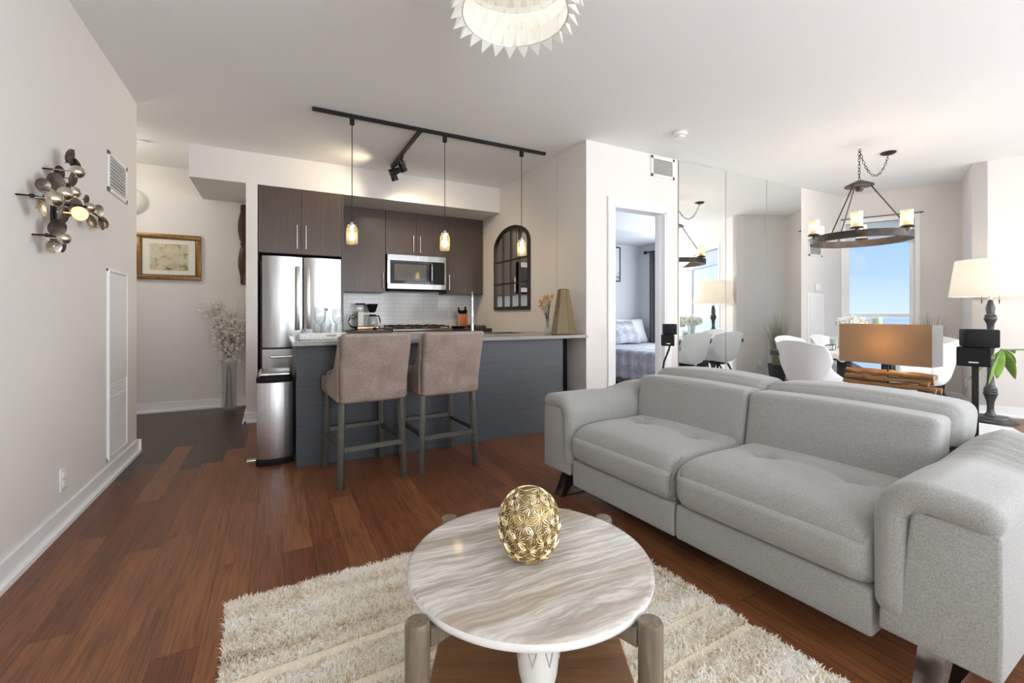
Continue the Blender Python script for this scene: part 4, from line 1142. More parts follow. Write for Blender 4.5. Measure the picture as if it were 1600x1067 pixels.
# ================================================================== DINING
# hanging chandelier
HX, HY = 5.05, 2.31
t = thing('chandelier', 'dark ring chandelier with six glass candle lights over the dining table', 'chandelier', (HX, HY, 1.80))
def ringband(r0, r1, z0, z1, n=64):
    m = MB(); m.lathe([(r0, z0), (r1, z0), (r1, z1), (r0, z1), (r0, z0)], n=n, cap=False); return m
ringband(.365, .405, 0, .065).build('ring', 'bronze', t, smooth=30)
for k in range(6):
    a = math.radians(60 * k + 22); x, y = .40 * math.cos(a), .40 * math.sin(a)
    c = MB().cyl((x, y, .075), (x, y, .088), .055, .05, 20).cyl((x, y, .04), (x, y, .075), .012, n=10).build('candle_cup', 'bronze', t)
    MB().cyl((x, y, .088), (x, y, .135), .022, n=14).build('candle', 'candle_sleeve', c)
    m = MB(); m.lathe([(.046, .09), (.046, .225), (.043, .225), (.043, .092)], (x, y, 0), 24, cap=False); m.build('glass_shade', 'frosted', c, smooth=50)
    MB().sphere((x, y, .165), .02, 12, (1, 1, 1.3)).build('bulb', emis('candle_bulb%d' % k, (1, .84, .58), 14) if k == 0 else bpy.data.materials['candle_bulb0'], c)
point('chandelier_glow', (HX, HY, 2.0), 7, (1, .84, .62), .25)
MB().lathe([(.001, .60), (.03, .60), (.115, .555), (.12, .545), (.04, .535), (.03, .50), (.001, .49)], n=32, cap=False).build('top_plate', 'bronze', t)
for k in range(3):
    a = math.radians(120 * k + 52)
    MB().cyl((.09 * math.cos(a), .09 * math.sin(a), .54), (.385 * math.cos(a), .385 * math.sin(a), .06), .006, n=8).build('support_rod', 'bronze', t)
def chain(m, pts, step=.032):
    pts = [Vector(p) for p in pts]; L = 0; seg = []
    for a, b in zip(pts, pts[1:]):
        d = (b - a).length; n = max(1, round(d / step))
        for i in range(n): seg.append((a + (b - a) * ((i + .5) / n), (b - a).normalized()))
    for i, (c, d) in enumerate(seg):
        side = d.orthogonal().normalized() if i % 2 else d.cross(d.orthogonal()).normalized()
        m.tube([c + d * (.021 * math.cos(2 * PI * k / 10)) + side * (.009 * math.sin(2 * PI * k / 10)) for k in range(10)], .0026, 5, closed=True)
m = MB(); hk = Vector((0, 0, CEIL - 1.80 - .03))
chain(m, [(0, 0, .60), (0, 0, CEIL - 1.80 - .05)])
cp = Vector((5.574 - HX, 2.29 - HY, CEIL - 1.80 - .03))
pts = []
top = Vector((0, 0, CEIL - 1.80 - .05))
for k in range(13):
    u = k / 12; p = top.lerp(cp, u); p.z -= .235 * (1 - (2 * u - 1) ** 2) ** .9; pts.append(p)
chain(m, pts); m.build('chain', 'bronze', t)
m = MB(); m.lathe([(.065, 0), (.068, -.008), (.05, -.02), (.012, -.028), (.001, -.028)], (cp.x, cp.y, CEIL - 1.80 - .001), 28, cap=False); m.build('canopy', 'bronze', t)
m = MB(); m.tube([(0, 0, CEIL - 1.801), (0, 0, CEIL - 1.80 - .03), (.012, 0, CEIL - 1.80 - .045), (0, 0, CEIL - 1.80 - .058), (-.01, 0, CEIL - 1.80 - .045)], .003, 6); m.build('ceiling_hook', 'chrome', t)

# dining table
TX, TY = 5.18, 2.30
t = thing('dining_table', 'black rectangular dining table under lace runner', 'dining table', (TX, TY, 0))
MB().box(-.90, .80, -.42, .42, .70, .75, .006, 2).build('tabletop', 'black_wood', t)
MB().box(-.50, .50, -.06, .06, .66, .699, .003, 1).build('apron', 'black_wood', t)
for x in (-.42, .42):
    MB().bar((x, 0, .66), (x, 0, .02), .09, .09, .004).build('leg', 'black_wood', t)
    MB().box(x - .05, x + .05, -.22, .22, .011, .04, .005, 1).build('foot', 'black_wood', t)
# lace runner draped over both ends
m = MB()
def lace(u, v):
    s_ = -.78 + 1.50 * u; y = -.20 + .40 * v
    x = max(-.905, min(.905, s_)); over = abs(s_) - .905
    edge = .03 * abs(math.sin(y * 24))
    z = .7525 if over <= 0 else .7525 - over * (1 - 0 * edge)
    if abs(s_) > 1.02: z += edge
    return Vector((TX + x + (.003 if s_ > .9 else -.003 if s_ < -.9 else 0), TY + y, z))
m.grid(lace, 60, 24)
o = one('table_runner', 'white scalloped lace runner across the black dining table', 'table runner', m, 'lace'); solid(o, .002)
m = MB()
# circular lace doily hanging over near edge
def doily(u, v):
    a = 2 * PI * u; r = .235 * v * (1 + .05 * math.cos(a * 14) * v)
    x, y = r * math.cos(a), r * math.sin(a); X_ = -.73 + x; Z_ = .755
    if X_ < -.906: Z_ -= (-.906 - X_); X_ = -.908
    return Vector((TX + X_, TY - .22 + y, Z_))
m.grid(doily, 84, 10, True)
o = one('lace_doily', 'round lace doily hanging over the near end of the dining table', 'doily', m, 'lace'); solid(o, .0015)

# shell armchairs
def make_chair():
    t = thing('dining_chair', '', 'chair')
    cen = [(.235, .425), (.20, .445), (.10, .440), (.0, .432), (-.10, .432), (-.165, .450), (-.20, .50), (-.222, .58), (-.240, .67), (-.252, .76), (-.258, .83), (-.258, .858)]
    wid = [.19, .215, .235, .245, .25, .255, .26, .265, .27, .27, .262, .245]
    rai = [.0, .02, .07, .13, .18, .20, .17, .12, .06, .02, -.01, -.05]
    wrp = [0, 0, 0, 0, .01, .04, .08, .11, .11, .095, .07, .05]
    def f(u, v):
        k = u * (len(cen) - 1); i = min(int(k), len(cen) - 2); q = k - i
        L_ = lambda a: a[i] + (a[i + 1] - a[i]) * q
        y = cen[i][0] + (cen[i + 1][0] - cen[i][0]) * q; z = cen[i][1] + (cen[i + 1][1] - cen[i][1]) * q
        s_ = 2 * v - 1; e = abs(s_) ** 2.6
        return Vector((L_(wid) * s_ * (1 - .04 * e), y + L_(wrp) * e, z + L_(rai) * e))
    m = MB(); m.grid(f, 33, 20)
    o = m.build('seat_shell', 'white_shell', t, smooth=80); solid(o, .014, 0, 1)
    MB().cyl((0, .02, .395), (0, .02, .425), .10, .13, 24).build('seat_mount', 'black_metal', t)
    for (x, y) in ((-1, -1), (1, -1), (-1, 1), (1, 1)):
        m = MB(); m.cyl((x * .09, .02 + y * .09, .41), (x * .235, .01 + y * .235, 0), .014, .009, 10); m.build('leg', 'black_metal', t)
    m = MB(); m.cyl((-.16, -.14, .2), (.16, .18, .2), .005, n=6).cyl((.16, -.14, .2), (-.16, .18, .2), .005, n=6); m.build('brace', 'black_metal', t)
    return t
ch = make_chair(); GR = 'white shell chairs around the dining table'
spots = [((4.23, 2.26, 0), math.radians(-104), 'white shell chair at the near end of the dining table, its back toward the sofa'),
         ((4.86, 2.68, 0), PI, 'white shell chair on the mirror side of the table, farther from the window'),
         ((5.49, 2.68, 0), PI + .1, 'white shell chair on the mirror side of the table, nearer the window'),
         ((4.78, 1.93, 0), .05, 'white shell chair behind the driftwood table lamp'),
         ((5.33, 1.95, 0), .16, 'white shell chair beside the black speaker, seen from its side'),
         ((5.93, 2.15, 0), math.radians(92), 'white shell chair at the window end of the dining table')]
for i, (loc, rz, lab) in enumerate(spots):
    o = ch if i == 0 else copy_tree(ch)
    if i in (1, 2): loc = (loc[0], loc[1] - .0, 0)
    place(o, (loc[0], loc[1], .011), rz, lab)
# table objects
t = thing('flower_vase', 'clear glass vase of white hydrangeas on the dining table', 'vase', (5.22, 2.45, .756))
MB().lathe([(.05, 0), (.055, .01), (.048, .10), (.06, .20), (.057, .20), (.045, .10), (.052, .012), (.001, .008)], n=24, cap=False).build('glass', 'clear_glass', t, smooth=60)
rs = random.Random(4); m = MB(); g = MB()
for k in range(7):
    a = 2 * PI * k / 7; c = Vector((.085 * math.cos(a) * (k > 0), .085 * math.sin(a) * (k > 0), .25 + .02 * (k == 0)))
    g.cyl((0, 0, .03), c, .003, n=5)
    for _ in range(42):
        d = Vector((rs.gauss(0, 1), rs.gauss(0, 1), rs.gauss(0, 1))).normalized()
        m.sphere(c + d * .052, .013, 6)
m.build('hydrangea_blooms', 'flower_white', t); g.build('stems', 'green_leaf', t)
t = thing('candle_holder', 'tall glass holder with pale green candle on the dining table', 'candle', (5.26, 2.25, .756))
MB().lathe([(.045, 0), (.045, .006), (.010, .015), (.010, .12), (.045, .16), (.047, .31), (.044, .31), (.042, .163), (.001, .155)], n=24, cap=False).build('glass', 'clear_glass', t, smooth=60)
MB().cyl((0, 0, .165), (0, 0, .302), .039, n=24).build('candle', 'green_wax', t)
t = thing('candle_holder', 'low glass holder with pale green candle at the window side of the table', 'candle', (5.02, 2.52, .756))
MB().lathe([(.035, 0), (.038, .12), (.036, .12), (.033, .004), (.001, .004)], n=20, cap=False).build('glass', 'clear_glass', t, smooth=60)
MB().cyl((0, 0, .006), (0, 0, .09), .030, n=20).build('candle', 'green_wax', t)
t = thing('napkin_holder', 'small clear box with thin dark metal edges on the dining table', 'box', (4.72, 2.40, .756), .3)
m = MB()
for x in (-.06, .06):
    for y in (-.03, .03): m.box(x - .002, x + .002, y - .002, y + .002, 0, .045)
for z in (.002, .045):
    for y in (-.03, .03): m.box(-.062, .062, y - .002, y + .002, z - .002, z + .002)
    for x in (-.06, .06): m.box(x - .002, x + .002, -.03, .03, z - .002, z + .002)
m.build('wire_edges', 'black_metal', t)
MB().box(-.055, .055, -.026, .026, .004, .04).build('napkins', 'white_bedding', t)
# rugs under the dining area
one('dining_rug', 'white rug under the dining table', 'rug', MB().prism([(3.75, 1.23), (5.58, 1.23), (6.25, 1.58), (6.25, 3.2), (3.75, 3.2)], .001, .010), 'rug_white', smooth=0)
one('grey_mat', 'dark grey mat on the floor in front of the floor lamp', 'rug', MB().prism([(5.62, 1.13), (6.4, 1.5), (6.9, .5), (6.1, .1)], .001, .008), 'rug_grey', smooth=0)

# potted grass in the corner
t = thing('potted_grass', 'tall potted grass plant in the corner beside the dining window', 'plant', (7.13, 2.50, 0))
MB().lathe([(.10, 0), (.14, .30), (.13, .30), (.095, .02), (.001, .02)], n=28, cap=False).build('pot', 'concrete', t)
MB().cyl((0, 0, .02), (0, 0, .27), .095, .122, 20).build('soil', 'twig', t)
rs = random.Random(21); m = MB()
for k in range(230):
    a = rs.uniform(0, 2 * PI); r0 = rs.uniform(0, .08); L = rs.uniform(.55, .90); bend = rs.uniform(.03, .22)
    w = .0045; side = Vector((-math.sin(a), math.cos(a), 0)); prev = None
    for i in range(6):
        u = i / 5
        c = Vector((math.cos(a) * (r0 + bend * u ** 2), math.sin(a) * (r0 + bend * u ** 2), .27 + L * u * (1 - .18 * u * bend / .3)))
        ww = w * (1 - u * .85)
        cur = (m.bm.verts.new(c - side * ww), m.bm.verts.new(c + side * ww))
        if prev: m.bm.faces.new((prev[0], prev[1], cur[1], cur[0]))
        prev = cur
o = m.build('blades', 'grass_leaf', t, keepnormals=True); o['kind'] = 'stuff'

# floor lamp
LX, LY = 6.50, 1.80
t = thing('floor_lamp', 'tall turned grey floor lamp with white drum shade against the right wall', 'floor lamp', (LX, LY, 0))
MB().lathe([(.001, 0), (.20, 0), (.20, .02), (.185, .035), (.15, .04), (.145, .052), (.05, .062), (.001, .062)], n=40, cap=False).build('base', 'pewter', t)
prof = [(.001, .062), (.05, .062), (.03, .09), (.026, .13), (.03, .20), (.05, .27), (.058, .285), (.05, .295), (.055, .31), (.048, .32), (.052, .335), (.035, .36), (.028, .40), (.024, .50), (.028, .60), (.022, .68), (.030, .74), (.05, .78), (.052, .80), (.042, .82), (.048, .84), (.030, .87), (.022, .92), (.030, 1.00), (.048, 1.04), (.05, 1.06), (.042, 1.07), (.046, 1.085), (.030, 1.10), (.036, 1.16), (.026, 1.20), (.018, 1.24), (.001, 1.25)]
MB().lathe(prof, n=28, cap=False).build('column', 'pewter', t, smooth=45)
MB().lathe([(.315, 1.28), (.265, 1.655), (.262, 1.655), (.312, 1.28)], n=48, cap=False).build('lamp_shade', 'shade_white', t, smooth=40)
m = MB(); m.cyl((0, 0, 1.25), (0, 0, 1.35), .012, n=10)
for a in (0, 2 * PI / 3, 4 * PI / 3): m.cyl((0, 0, 1.64), (.262 * math.cos(a), .262 * math.sin(a), 1.64), .003, n=6)
m.cyl((0, 0, 1.35), (0, 0, 1.68), .003, n=6); m.build('harp', 'nickel', t)
for s_ in (-1, 1):
    x, y = s_ * .09 * math.cos(-YAW), s_ * .09 * math.sin(-YAW)
    MB().cyl((x, y, 1.34), (x, y, 1.245), .0015, n=5).cyl((x, y, 1.245), (x, y, 1.205), .006, .004, 8).build('pull_chain', 'bronze', t)
MB().sphere((0, 0, 1.42), .035, 14).build('bulb', 'bulb', t)
point('floor_lamp_glow', (LX, LY, 1.45), 3.5, (1, .86, .66), .05)

# small speakers on stands
def speaker(label, x, y, zb, w, h, rz, pole, tw):
    t = thing('speaker_stand', label, 'speaker', (x, y, 0), rz)
    if pole == 'straight': MB().box(-.012, .012, -.012, .012, .01, zb, .002, 1).build('pole', 'black_metal', t)
    else: MB().tube([(-.05, 0, .01), (-.05, 0, .45), (-.048, 0, .58), (-.036, 0, .66), (-.012, 0, .72), (.006, 0, .77), (.012, 0, zb)], .009, 10).build('pole', 'black_metal', t)
    MB().lathe([(.001, 0), (.12, 0), (.12, .008), (.10, .012), (.001, .012)], (0 if pole == 'straight' else -.05, 0, 0), 28, cap=False).build('base', 'black_metal', t)
    MB().box(-w / 2, w / 2, -w / 2, w / 2, 0, h, .004, 1, Matrix.Translation((-.006, 0, zb))).build('speaker_cube', 'black_plastic', t)
    MB().box(-w / 2, w / 2, -w / 2, w / 2, 0, h * .96, .006, 2, Matrix.Translation((.012, .01, zb + h + .002)) @ Matrix.Rotation(tw, 4, 'Z')).build('speaker_cube', 'black_plastic', t)
    MB().box(-.016, .016, -.001, .001, -.003, .003, 0, 1, Matrix.Translation((-.006, -w / 2 - .001, zb + h * .22))).build('badge', 'nickel', t)
    return t
speaker('black double cube speaker on a straight black stand behind the sofa at right', 2.87, .845, .855, .112, .085, math.radians(-73), 'straight', .22)
speaker('small black double cube speaker on a curved stand beside the bedroom door', 3.24, 3.03, .804, .108, .102, math.radians(-40), 'curved', .12)

# driftwood table lamp on a console behind the sofa
t = thing('console_table', 'narrow low brown console table behind the sofa under the lamp', 'console table', (3.06, 1.26, 0))
MB().box(-.12, .13, -.24, .40, .585, .61, .004, 1).build('tabletop', 'console', t)
for x in (-.10, .11):
    for y in (-.21, .37): MB().box(x - .015, x + .015, y - .015, y + .015, 0, .584).build('leg', 'console', t)
t = thing('table_lamp', 'driftwood stick table lamp with tan rectangular shade behind the sofa', 'table lamp', (3.05, 1.255, .6125))
rs = random.Random(2)
SH = MB(); x0, x1, y0, y1, z0, z1 = -.065, .065, -.215, .215, .205, .425
th = .002
SH.box(x0, x0 + th, y0, y1, z0, z1); SH.box(x1 - th, x1, y0, y1, z0, z1)
sh = SH.build('lamp_shade', 'shade_tan', t, smooth=0)
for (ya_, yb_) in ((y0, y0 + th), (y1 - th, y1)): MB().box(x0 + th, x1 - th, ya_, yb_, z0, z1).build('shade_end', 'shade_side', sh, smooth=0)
for k, (dz, ln, off) in enumerate(((.018, .44, .0), (.052, .40, .01), (.085, .42, -.01), (.118, .38, .0), (.150, .40, -.01))):
    for q, xo in enumerate((-.035, .02)):
        m = MB(); pts = []; a = rs.uniform(-.04, .04)
        for i in range(9):
            u = i / 8 - .5
            pts.append(Vector((xo + u * a + rs.uniform(-.003, .003), off + u * ln + rs.uniform(-.004, .004), dz + u * rs.uniform(-.02, .02) + rs.uniform(-.002, .002))))
        m.tube(pts, .016, 9, radii=[.0135 + rs.uniform(-.002, .0035) for _ in range(9)])
        m.build('stick', 'drift2', t, smooth=50)
MB().cyl((0, 0, .0), (0, 0, .30), .005, n=10).box(-.05, .05, -.12, .12, 0, .004).build('stem', 'black_metal', t)
MB().sphere((0, 0, .315), .024, 12).build('bulb', emis('warm_bulb', (1, .72, .40), 6), t)
point('table_lamp_glow', (3.05, 1.255, .93), 3.6, (1, .68, .36), .03)

# leafy plant at the right edge
t = thing('leafy_plant', 'arching plant stem with hanging fresh green leaves at the right edge', 'plant', (3.98, .35, 0))
MB().lathe([(.10, 0), (.14, .28), (.13, .28), (.095, .02), (.001, .02)], n=24, cap=False).build('pot', 'concrete', t)
m = MB(); m.tube([(0, 0, .1), (.0, .0, .5), (-.02, .02, .82), (-.16, .20, .93), (-.41, .595, .895)], .005, 6); m.build('stem', 'grass_leaf', t)
def leaf(m, base, d, L, wd, droop):
    base = Vector(base); d = Vector(d).normalized(); side = d.cross(Vector((0, 0, 1)))
    if side.length < .1: side = Vector((ca_, -sa_, 0))
    side.normalize(); rows = []
    for i in range(9):
        u = i / 8; c = base + d * L * u + Vector((0, 0, -droop * u * u)); w = wd * math.sin(PI * min(1, u * .93 + .05)) ** .8
        up = Vector((0, 0, 1)) * w * .25
        rows.append([m.bm.verts.new(c + side * w * q + up * abs(q)) for q in (-1, -.5, 0, .5, 1)])
    for A, Bq in zip(rows, rows[1:]):
        for k in range(4): m.bm.faces.new((A[k], A[k + 1], Bq[k + 1], Bq[k]))
ca_, sa_ = math.cos(YAW), math.sin(YAW)
m = MB(); b = (-.41, .595, .895); R_ = Vector((ca_, -sa_, 0))
for (dr, dz, L, w, dp) in ((.70, .10, .13, .022, .04), (.60, -.55, .20, .026, .04), (.12, -1, .17, .024, .0), (-.10, -1, .21, .026, .0), (-.75, -.85, .22, .018, .02), (.95, -.25, .12, .018, .05)):
    leaf(m, b, R_ * dr + Vector((0, 0, dz)) + Vector((sa_, ca_, 0)) * .25, L, w, dp)
o = m.build('leaves', 'green_leaf', t, smooth=60, keepnormals=True); solid(o, .001)

# ================================================================== BEDROOM
t = thing('bed', 'bed with grey plaid bedding in the bedroom beyond the door', 'bed', (5.0, 5.0, 0))
MB().box(4.34, 5.86, 3.95, 6.16, .14, .36).build('bed_base', 'headboard', t, world=True, smooth=0)
MB().box(4.32, 5.88, 6.18, 6.26, .10, .90, .02, 2).build('headboard', 'headboard', t, world=True)
m = MB()
def bed(p, u):
    f = 1 + .0 * u.x; k = .012 * math.sin(p.y * 26 + p.x * 3) * (1 if u.z < .5 else .3)
    return Vector((p.x + k * (1 if abs(u.x) > .9 else 0), p.y, p.z + .008 * math.sin(p.x * 9) * math.sin(p.y * 8)))
m.soft(1.58, 2.22, .42, .06, bed, (16, 40, 5), Matrix.Translation((5.10, 5.05, .39)))
m.build('comforter', 'bedding', t, world=True, smooth=60)
def pillow(label, loc, rot, mat, s=1):
    m = MB(); m.soft(.62 * s, .16, .40 * s, .05, lambda p, u: Vector((p.x * (1 + .06 * abs(u.x * u.z)), p.y * (1.05 - .75 * max(abs(u.x), abs(u.z)) ** 3), p.z * (1 + .10 * abs(u.x * u.z)))), (12, 3, 10))
    o = m.build('pillow', mat, None, smooth=60, label=label, cat='pillow'); o.location = loc; o.rotation_euler = rot; return o
pillow('grey plaid pillow leaning on the bed', (5.20, 5.84, .80), (math.radians(-32), 0, .1), 'bedding')
pillow('white pillow behind the plaid pillow on the bed', (5.56, 6.05, .81), (math.radians(-20), 0, .0), 'white_bedding')
t = thing('framed_print', 'dark framed botanical print on the bedroom wall', 'picture', (5.31, 6.299, 1.69))
m = MB(); w, h = .42, .62
for b in ((-w / 2, w / 2, 0, .018), (-w / 2, w / 2, h - .018, h), (-w / 2, -w / 2 + .018, 0, h), (w / 2 - .018, w / 2, 0, h)): m.box(b[0], b[1], -.02, 0, b[2], b[3])
m.build('frame', 'black_metal', t, smooth=0)
MB().box(-w / 2 + .018, w / 2 - .018, -.012, -.006, .018, h - .018).build('print', 'botanical', t, smooth=0)
m = MB()
def cur(u, v):
    y = 5.98 - .55 * u * (1 - .25 * (1 - v) * 0); z = .05 + 2.15 * v
    sp = 1 + .25 * (1 - v)
    return Vector((5.93 + .03 * math.sin(u * 2 * PI * 6), 5.98 - .5 * u * sp, z))
m.grid(cur, 72, 6)
o = one('curtain', 'grey curtain hanging beside the bedroom window', 'curtain', m, 'curtain', smooth=80); solid(o, .004)
one('curtain_rod', 'dark curtain rod with finial in the bedroom', 'curtain rod', MB().cyl((5.93, 4.2, 2.215), (5.93, 6.05, 2.215), .012, n=10).lathe([(.001, 0), (.03, .02), (.03, .05), (.001, .08)], n=12, mat=Matrix.Translation((5.93, 6.05, 2.215)) @ Matrix.Rotation(-PI / 2, 4, 'X')), 'black_metal')

# ================================================================== SOFA
SO = Vector((1.601, .697, 0)); SA = math.atan2(.0569, .9984)
t = thing('sofa', 'pale grey fabric two seat reclining sofa with pillow arms and chrome blade legs', 'sofa', tuple(SO), SA)
# local x = depth (front 0 to back), local y = length (0 near seat edge to 1.458 far seat edge)
YE = 1.458; YMID = .735
def seat_fn(w):
    def fn(p, u):
        z = p.z; x = p.x
        top = max(0, u.z) ** 2
        dome = .020 * (1 - abs(u.x) ** 3) * (1 - abs(u.y) ** 3)
        tuft = 0
        for ty in (.17, -.17):
            rx, ry = p.x - .06, p.y - ty
            tuft += .024 * math.exp(-(rx * rx / .0012 + ry * ry / .0022))
            tuft += .012 * math.exp(-(rx * rx / .012 + ry * ry / .012))
            tuft += .007 * math.exp(-((rx + .05) ** 2 / .006 + ry * ry / .0003))
        tuft += .006 * math.exp(-((p.x - .06) ** 2 / .0012)) * (1 - u.y ** 4)
        # waterfall front: bulges towards the floor, tucks under at the bottom
        if u.x < 0:
            f = (-u.x) ** 6
            x += f * (.030 * max(0, -u.z) ** 2 - .012 * (1 - u.z ** 2) * (1 - u.y ** 4))
            z -= (.010 * (-u.x) ** 2 + .040 * (-u.x) ** 7) * max(0, u.z)
        return Vector((x, p.y, z + (dome - tuft) * top))
    return fn
for (a, b) in ((.004, YMID - .003), (YMID + .003, YE - .004)):
    m = MB(); w = b - a
    m.soft(.66, w, .225, .062, seat_fn(w), (54, 60, 8), Matrix.Translation((.31, (a + b) / 2, .345)))
    m.build('seat_cushion', 'sofa', t, smooth=70)
    m = MB(); m.soft(.09, w - .004, .150, .012, lambda p, u: Vector((p.x - .004 * (1 - u.z ** 2), p.y, p.z)), (3, 16, 6), Matrix.Translation((.055, (a + b) / 2, .175)))
    m.build('footrest_panel', 'sofa', t, smooth=70)
    m = MB(); m.soft(.15, w, .345, .026, lambda p, u: Vector((p.x + .20 * (p.z + .18) * .9 - .012 * (1 - u.y ** 4) * (1 - u.z ** 2) * (u.x < 0), p.y, p.z + .010 * (1 - u.y ** 2) * (u.z > 0))), (4, 20, 14), Matrix.Translation((.575, (a + b) / 2, .530)))
    m.build('back_cushion', 'sofa', t, smooth=70)
    ya, yb = (a - .025, b + .002) if a < .1 else (a - .002, b + .02)
    m = MB(); m.soft(.24, yb - ya, .165, .050, lambda p, u: Vector((p.x + .03 * u.z, p.y, p.z + .024 * (1 - abs(u.y) ** 2.2) - .008)), (8, 22, 5), Matrix.Translation((.81, (ya + yb) / 2, .660)))
    m.build('headrest', 'sofa', t, smooth=70)
m = MB(); m.soft(.19, YE + .03, .48, .04, None, (3, 14, 8), Matrix.Translation((.82, YE / 2, .37))); m.build('back_frame', 'sofa', t, smooth=70)
m = MB(); m.box(.10, .80, .01, YE - .01, .12, .26); m.build('under_frame', 'black_metal', t, smooth=0)
# seat seams
m = MB()
for y in (YMID,): m.tube([(.02, y, .27), (-.005, y, .30), (-.01, y, .36), (.02, y, .42), (.06, y, .45)], .004, 6)
m.build('seam', 'sofa_seam', t)
# arms: side = +1 far arm (outwards is +y), -1 near arm
def arm(y_in, side, hump):
    W_A = .275
    # core block, outer
    m = MB()
    def core(p, u):
        # bottom front corner tucks up and back
        x = p.x
        if u.x < -.9: x += .0
        return Vector((x + .05 * max(0, -u.z) * (1 if u.x > .5 else 0) * 0, p.y, p.z + .03 * max(0, -u.z) * max(0, -u.x) * 0))
    yb_ = [(.012, .15), (.270, .15), (.272, .30), (.270, .520), (.262, .530), (.098, .530), (.088, .520), (.078, .42), (.060, .225), (.014, .215)]
    pl = [(y_in + side * a_, z_) for a_, z_ in yb_]
    m.prism(pl, .002, .90, 'x', .009)
    c = m.build('arm_body', 'sofa', t, smooth=60)
    # stitched seam outline on the front face
    # pad: L shaped slab. path in (y,z) from the inner bottom, over the corner, to the outer top
    path = []
    R0 = .075
    yi = y_in + side * .040; zt = .565
    for z in (.20, .30, .40, zt - R0): path.append((yi, z))
    for k in range(1, 7):
        a = PI / 2 * k / 6
        path.append((yi + side * (R0 - R0 * math.cos(a)), zt - R0 + R0 * math.sin(a)))
    for q in (.12, .18, .245, .275): path.append((y_in + side * q, zt + .004 - (q - .12) * .12))
    Ls = [0]
    for p0, p1 in zip(path, path[1:]): Ls.append(Ls[-1] + math.hypot(p1[0] - p0[0], p1[1] - p0[1]))
    LT = Ls[-1]
    def at(s_):
        s_ = max(0, min(LT, s_))
        for i in range(len(Ls) - 1):
            if s_ <= Ls[i + 1] + 1e-9:
                f = (s_ - Ls[i]) / (Ls[i + 1] - Ls[i]); a, b = path[i], path[i + 1]
                # smoothed tangent
                ty, tz = b[0] - a[0], b[1] - a[1]; l = math.hypot(ty, tz)
                return a[0] + (b[0] - a[0]) * f, a[1] + (b[1] - a[1]) * f, ty / l, tz / l
    def tang(s_):
        y0, z0, _, _ = at(s_ - .02); y1, z1, _, _ = at(s_ + .02)
        l = math.hypot(y1 - y0, z1 - z0); return (y1 - y0) / l, (z1 - z0) / l
    TH = .085
    def fn(p, u):
        s_ = p.y + LT / 2
        y, z, ty, tz = at(s_); ty, tz = tang(s_)
        ny, nz = -tz * side, ty * side         # normal pointing outwards (up / towards the seat)
        k = p.z
        outw = 1 if u.z > 0 else 0
        puff = .012 * (1 - u.y ** 2) * (1 - u.x ** 4) * outw
        xx = p.x
        topw = max(0, min(1, (s_ - .30) / .12))
        hz = topw * (hump * math.exp(-((xx - .28) / .17) ** 2) - .010 * math.exp(-((xx - .02) / .12) ** 2))
        wr = topw * outw * .0030 * math.sin(xx * 150 + 2.0 * math.sin(y * 20)) * math.exp(-((xx - .12) / .10) ** 2)
        extra = max(0, s_ - LT) ; under = min(0, s_)
        return Vector((xx, y + ny * (k + puff + wr) + (p.y + LT / 2 - max(0, min(LT, s_))) * ty, z + nz * (k + puff + wr) + hz + (p.y + LT / 2 - max(0, min(LT, s_))) * tz))
    m = MB(); m.soft(.93, LT, TH, .040, fn, (60, 34, 3), Matrix.Translation((.455, 0, 0)))
    m.build('arm_pad', 'sofa', t, smooth=70)
arm(YE, 1, .03); arm(0, -1, .055)
# far and near blade legs: V shaped polished plates under each arm
for (y, name) in ((YE + .12, 'leg'), (-.12, 'leg')):
    m = MB()
    for (a, b) in (((.10, .155), (-.005, .0)), ((.74, .155), (.86, 0))):
        m.prism([(a[0] - .035, a[1]), (a[0] + .075, a[1]), (b[0] + .035, 0), (b[0], 0)] if a[0] < .4 else [(a[0] - .06, a[1]), (a[0] + .04, a[1]), (b[0] + .01, 0), (b[0] - .03, 0)], y - .03, y + .03, 'y')
    m.box(.03, .84, y - .03, y + .03, 0, .007)
    m.build(name, 'leg_chrome', t, smooth=0)
for y in (.18, 1.25):
    MB().cyl((.24, y, 0), (.24, y, .12), .016, n=12).build('foot', 'black_plastic', t)

# ================================================================== COFFEE TABLE
CX, CY = .628, 1.088
CA = -YAW - .0
t = thing('coffee_table', 'round marble topped coffee table with four thick wooden posts', 'coffee table', (CX, CY, 0), CA)
MB().lathe([(.001, .388), (.322, .388), (.330, .394), (.333, .404), (.333, .414)], n=96, cap=False).build('top_edge', 'marble_edge', t, smooth=50)
mt = MB(); mt.lathe([(.333, .414), (.329, .419), (.322, .420), (.001, .420)], n=96, cap=False); mt.build('marble_top', 'marble', t, smooth=50)
for (x, y) in ((-1, -1), (1, -1), (-1, 1), (1, 1)):
    m = MB(); px, py = x * .2590, y * .2560
    m.lathe([(.001, .012), (.0265, .012), (.0275, .016), (.0275, .404), (.0245, .411), (.001, .412)], (px, py, 0), 28, cap=False)
    m.build('post', 'post_wood', t, smooth=50)
for (a, b) in (((-.24, -.24), (.24, .24)), ((.24, -.24), (-.24, .24))):
    m = MB(); m.bar((a[0], a[1], .366), (b[0], b[1], .366), .03, .042, .003); m.build('cross_rail', 'post_wood', t)
MB().box(-.255, .255, -.245, .245, .155, .180, .004, 1).build('lower_shelf', 'shelf_wood', t)
t = thing('ceramic_pot', 'white ceramic pot with relief motif on the lower shelf of the coffee table', 'pot', (.545, .905, .181))
MB().lathe([(.020, 0), (.026, .012), (.036, .04), (.045, .075), (.050, .12), (.050, .175), (.044, .178), (.043, .15), (.001, .05)], n=32, cap=False).build('body', 'ceramic', t, smooth=60)
m = MB()
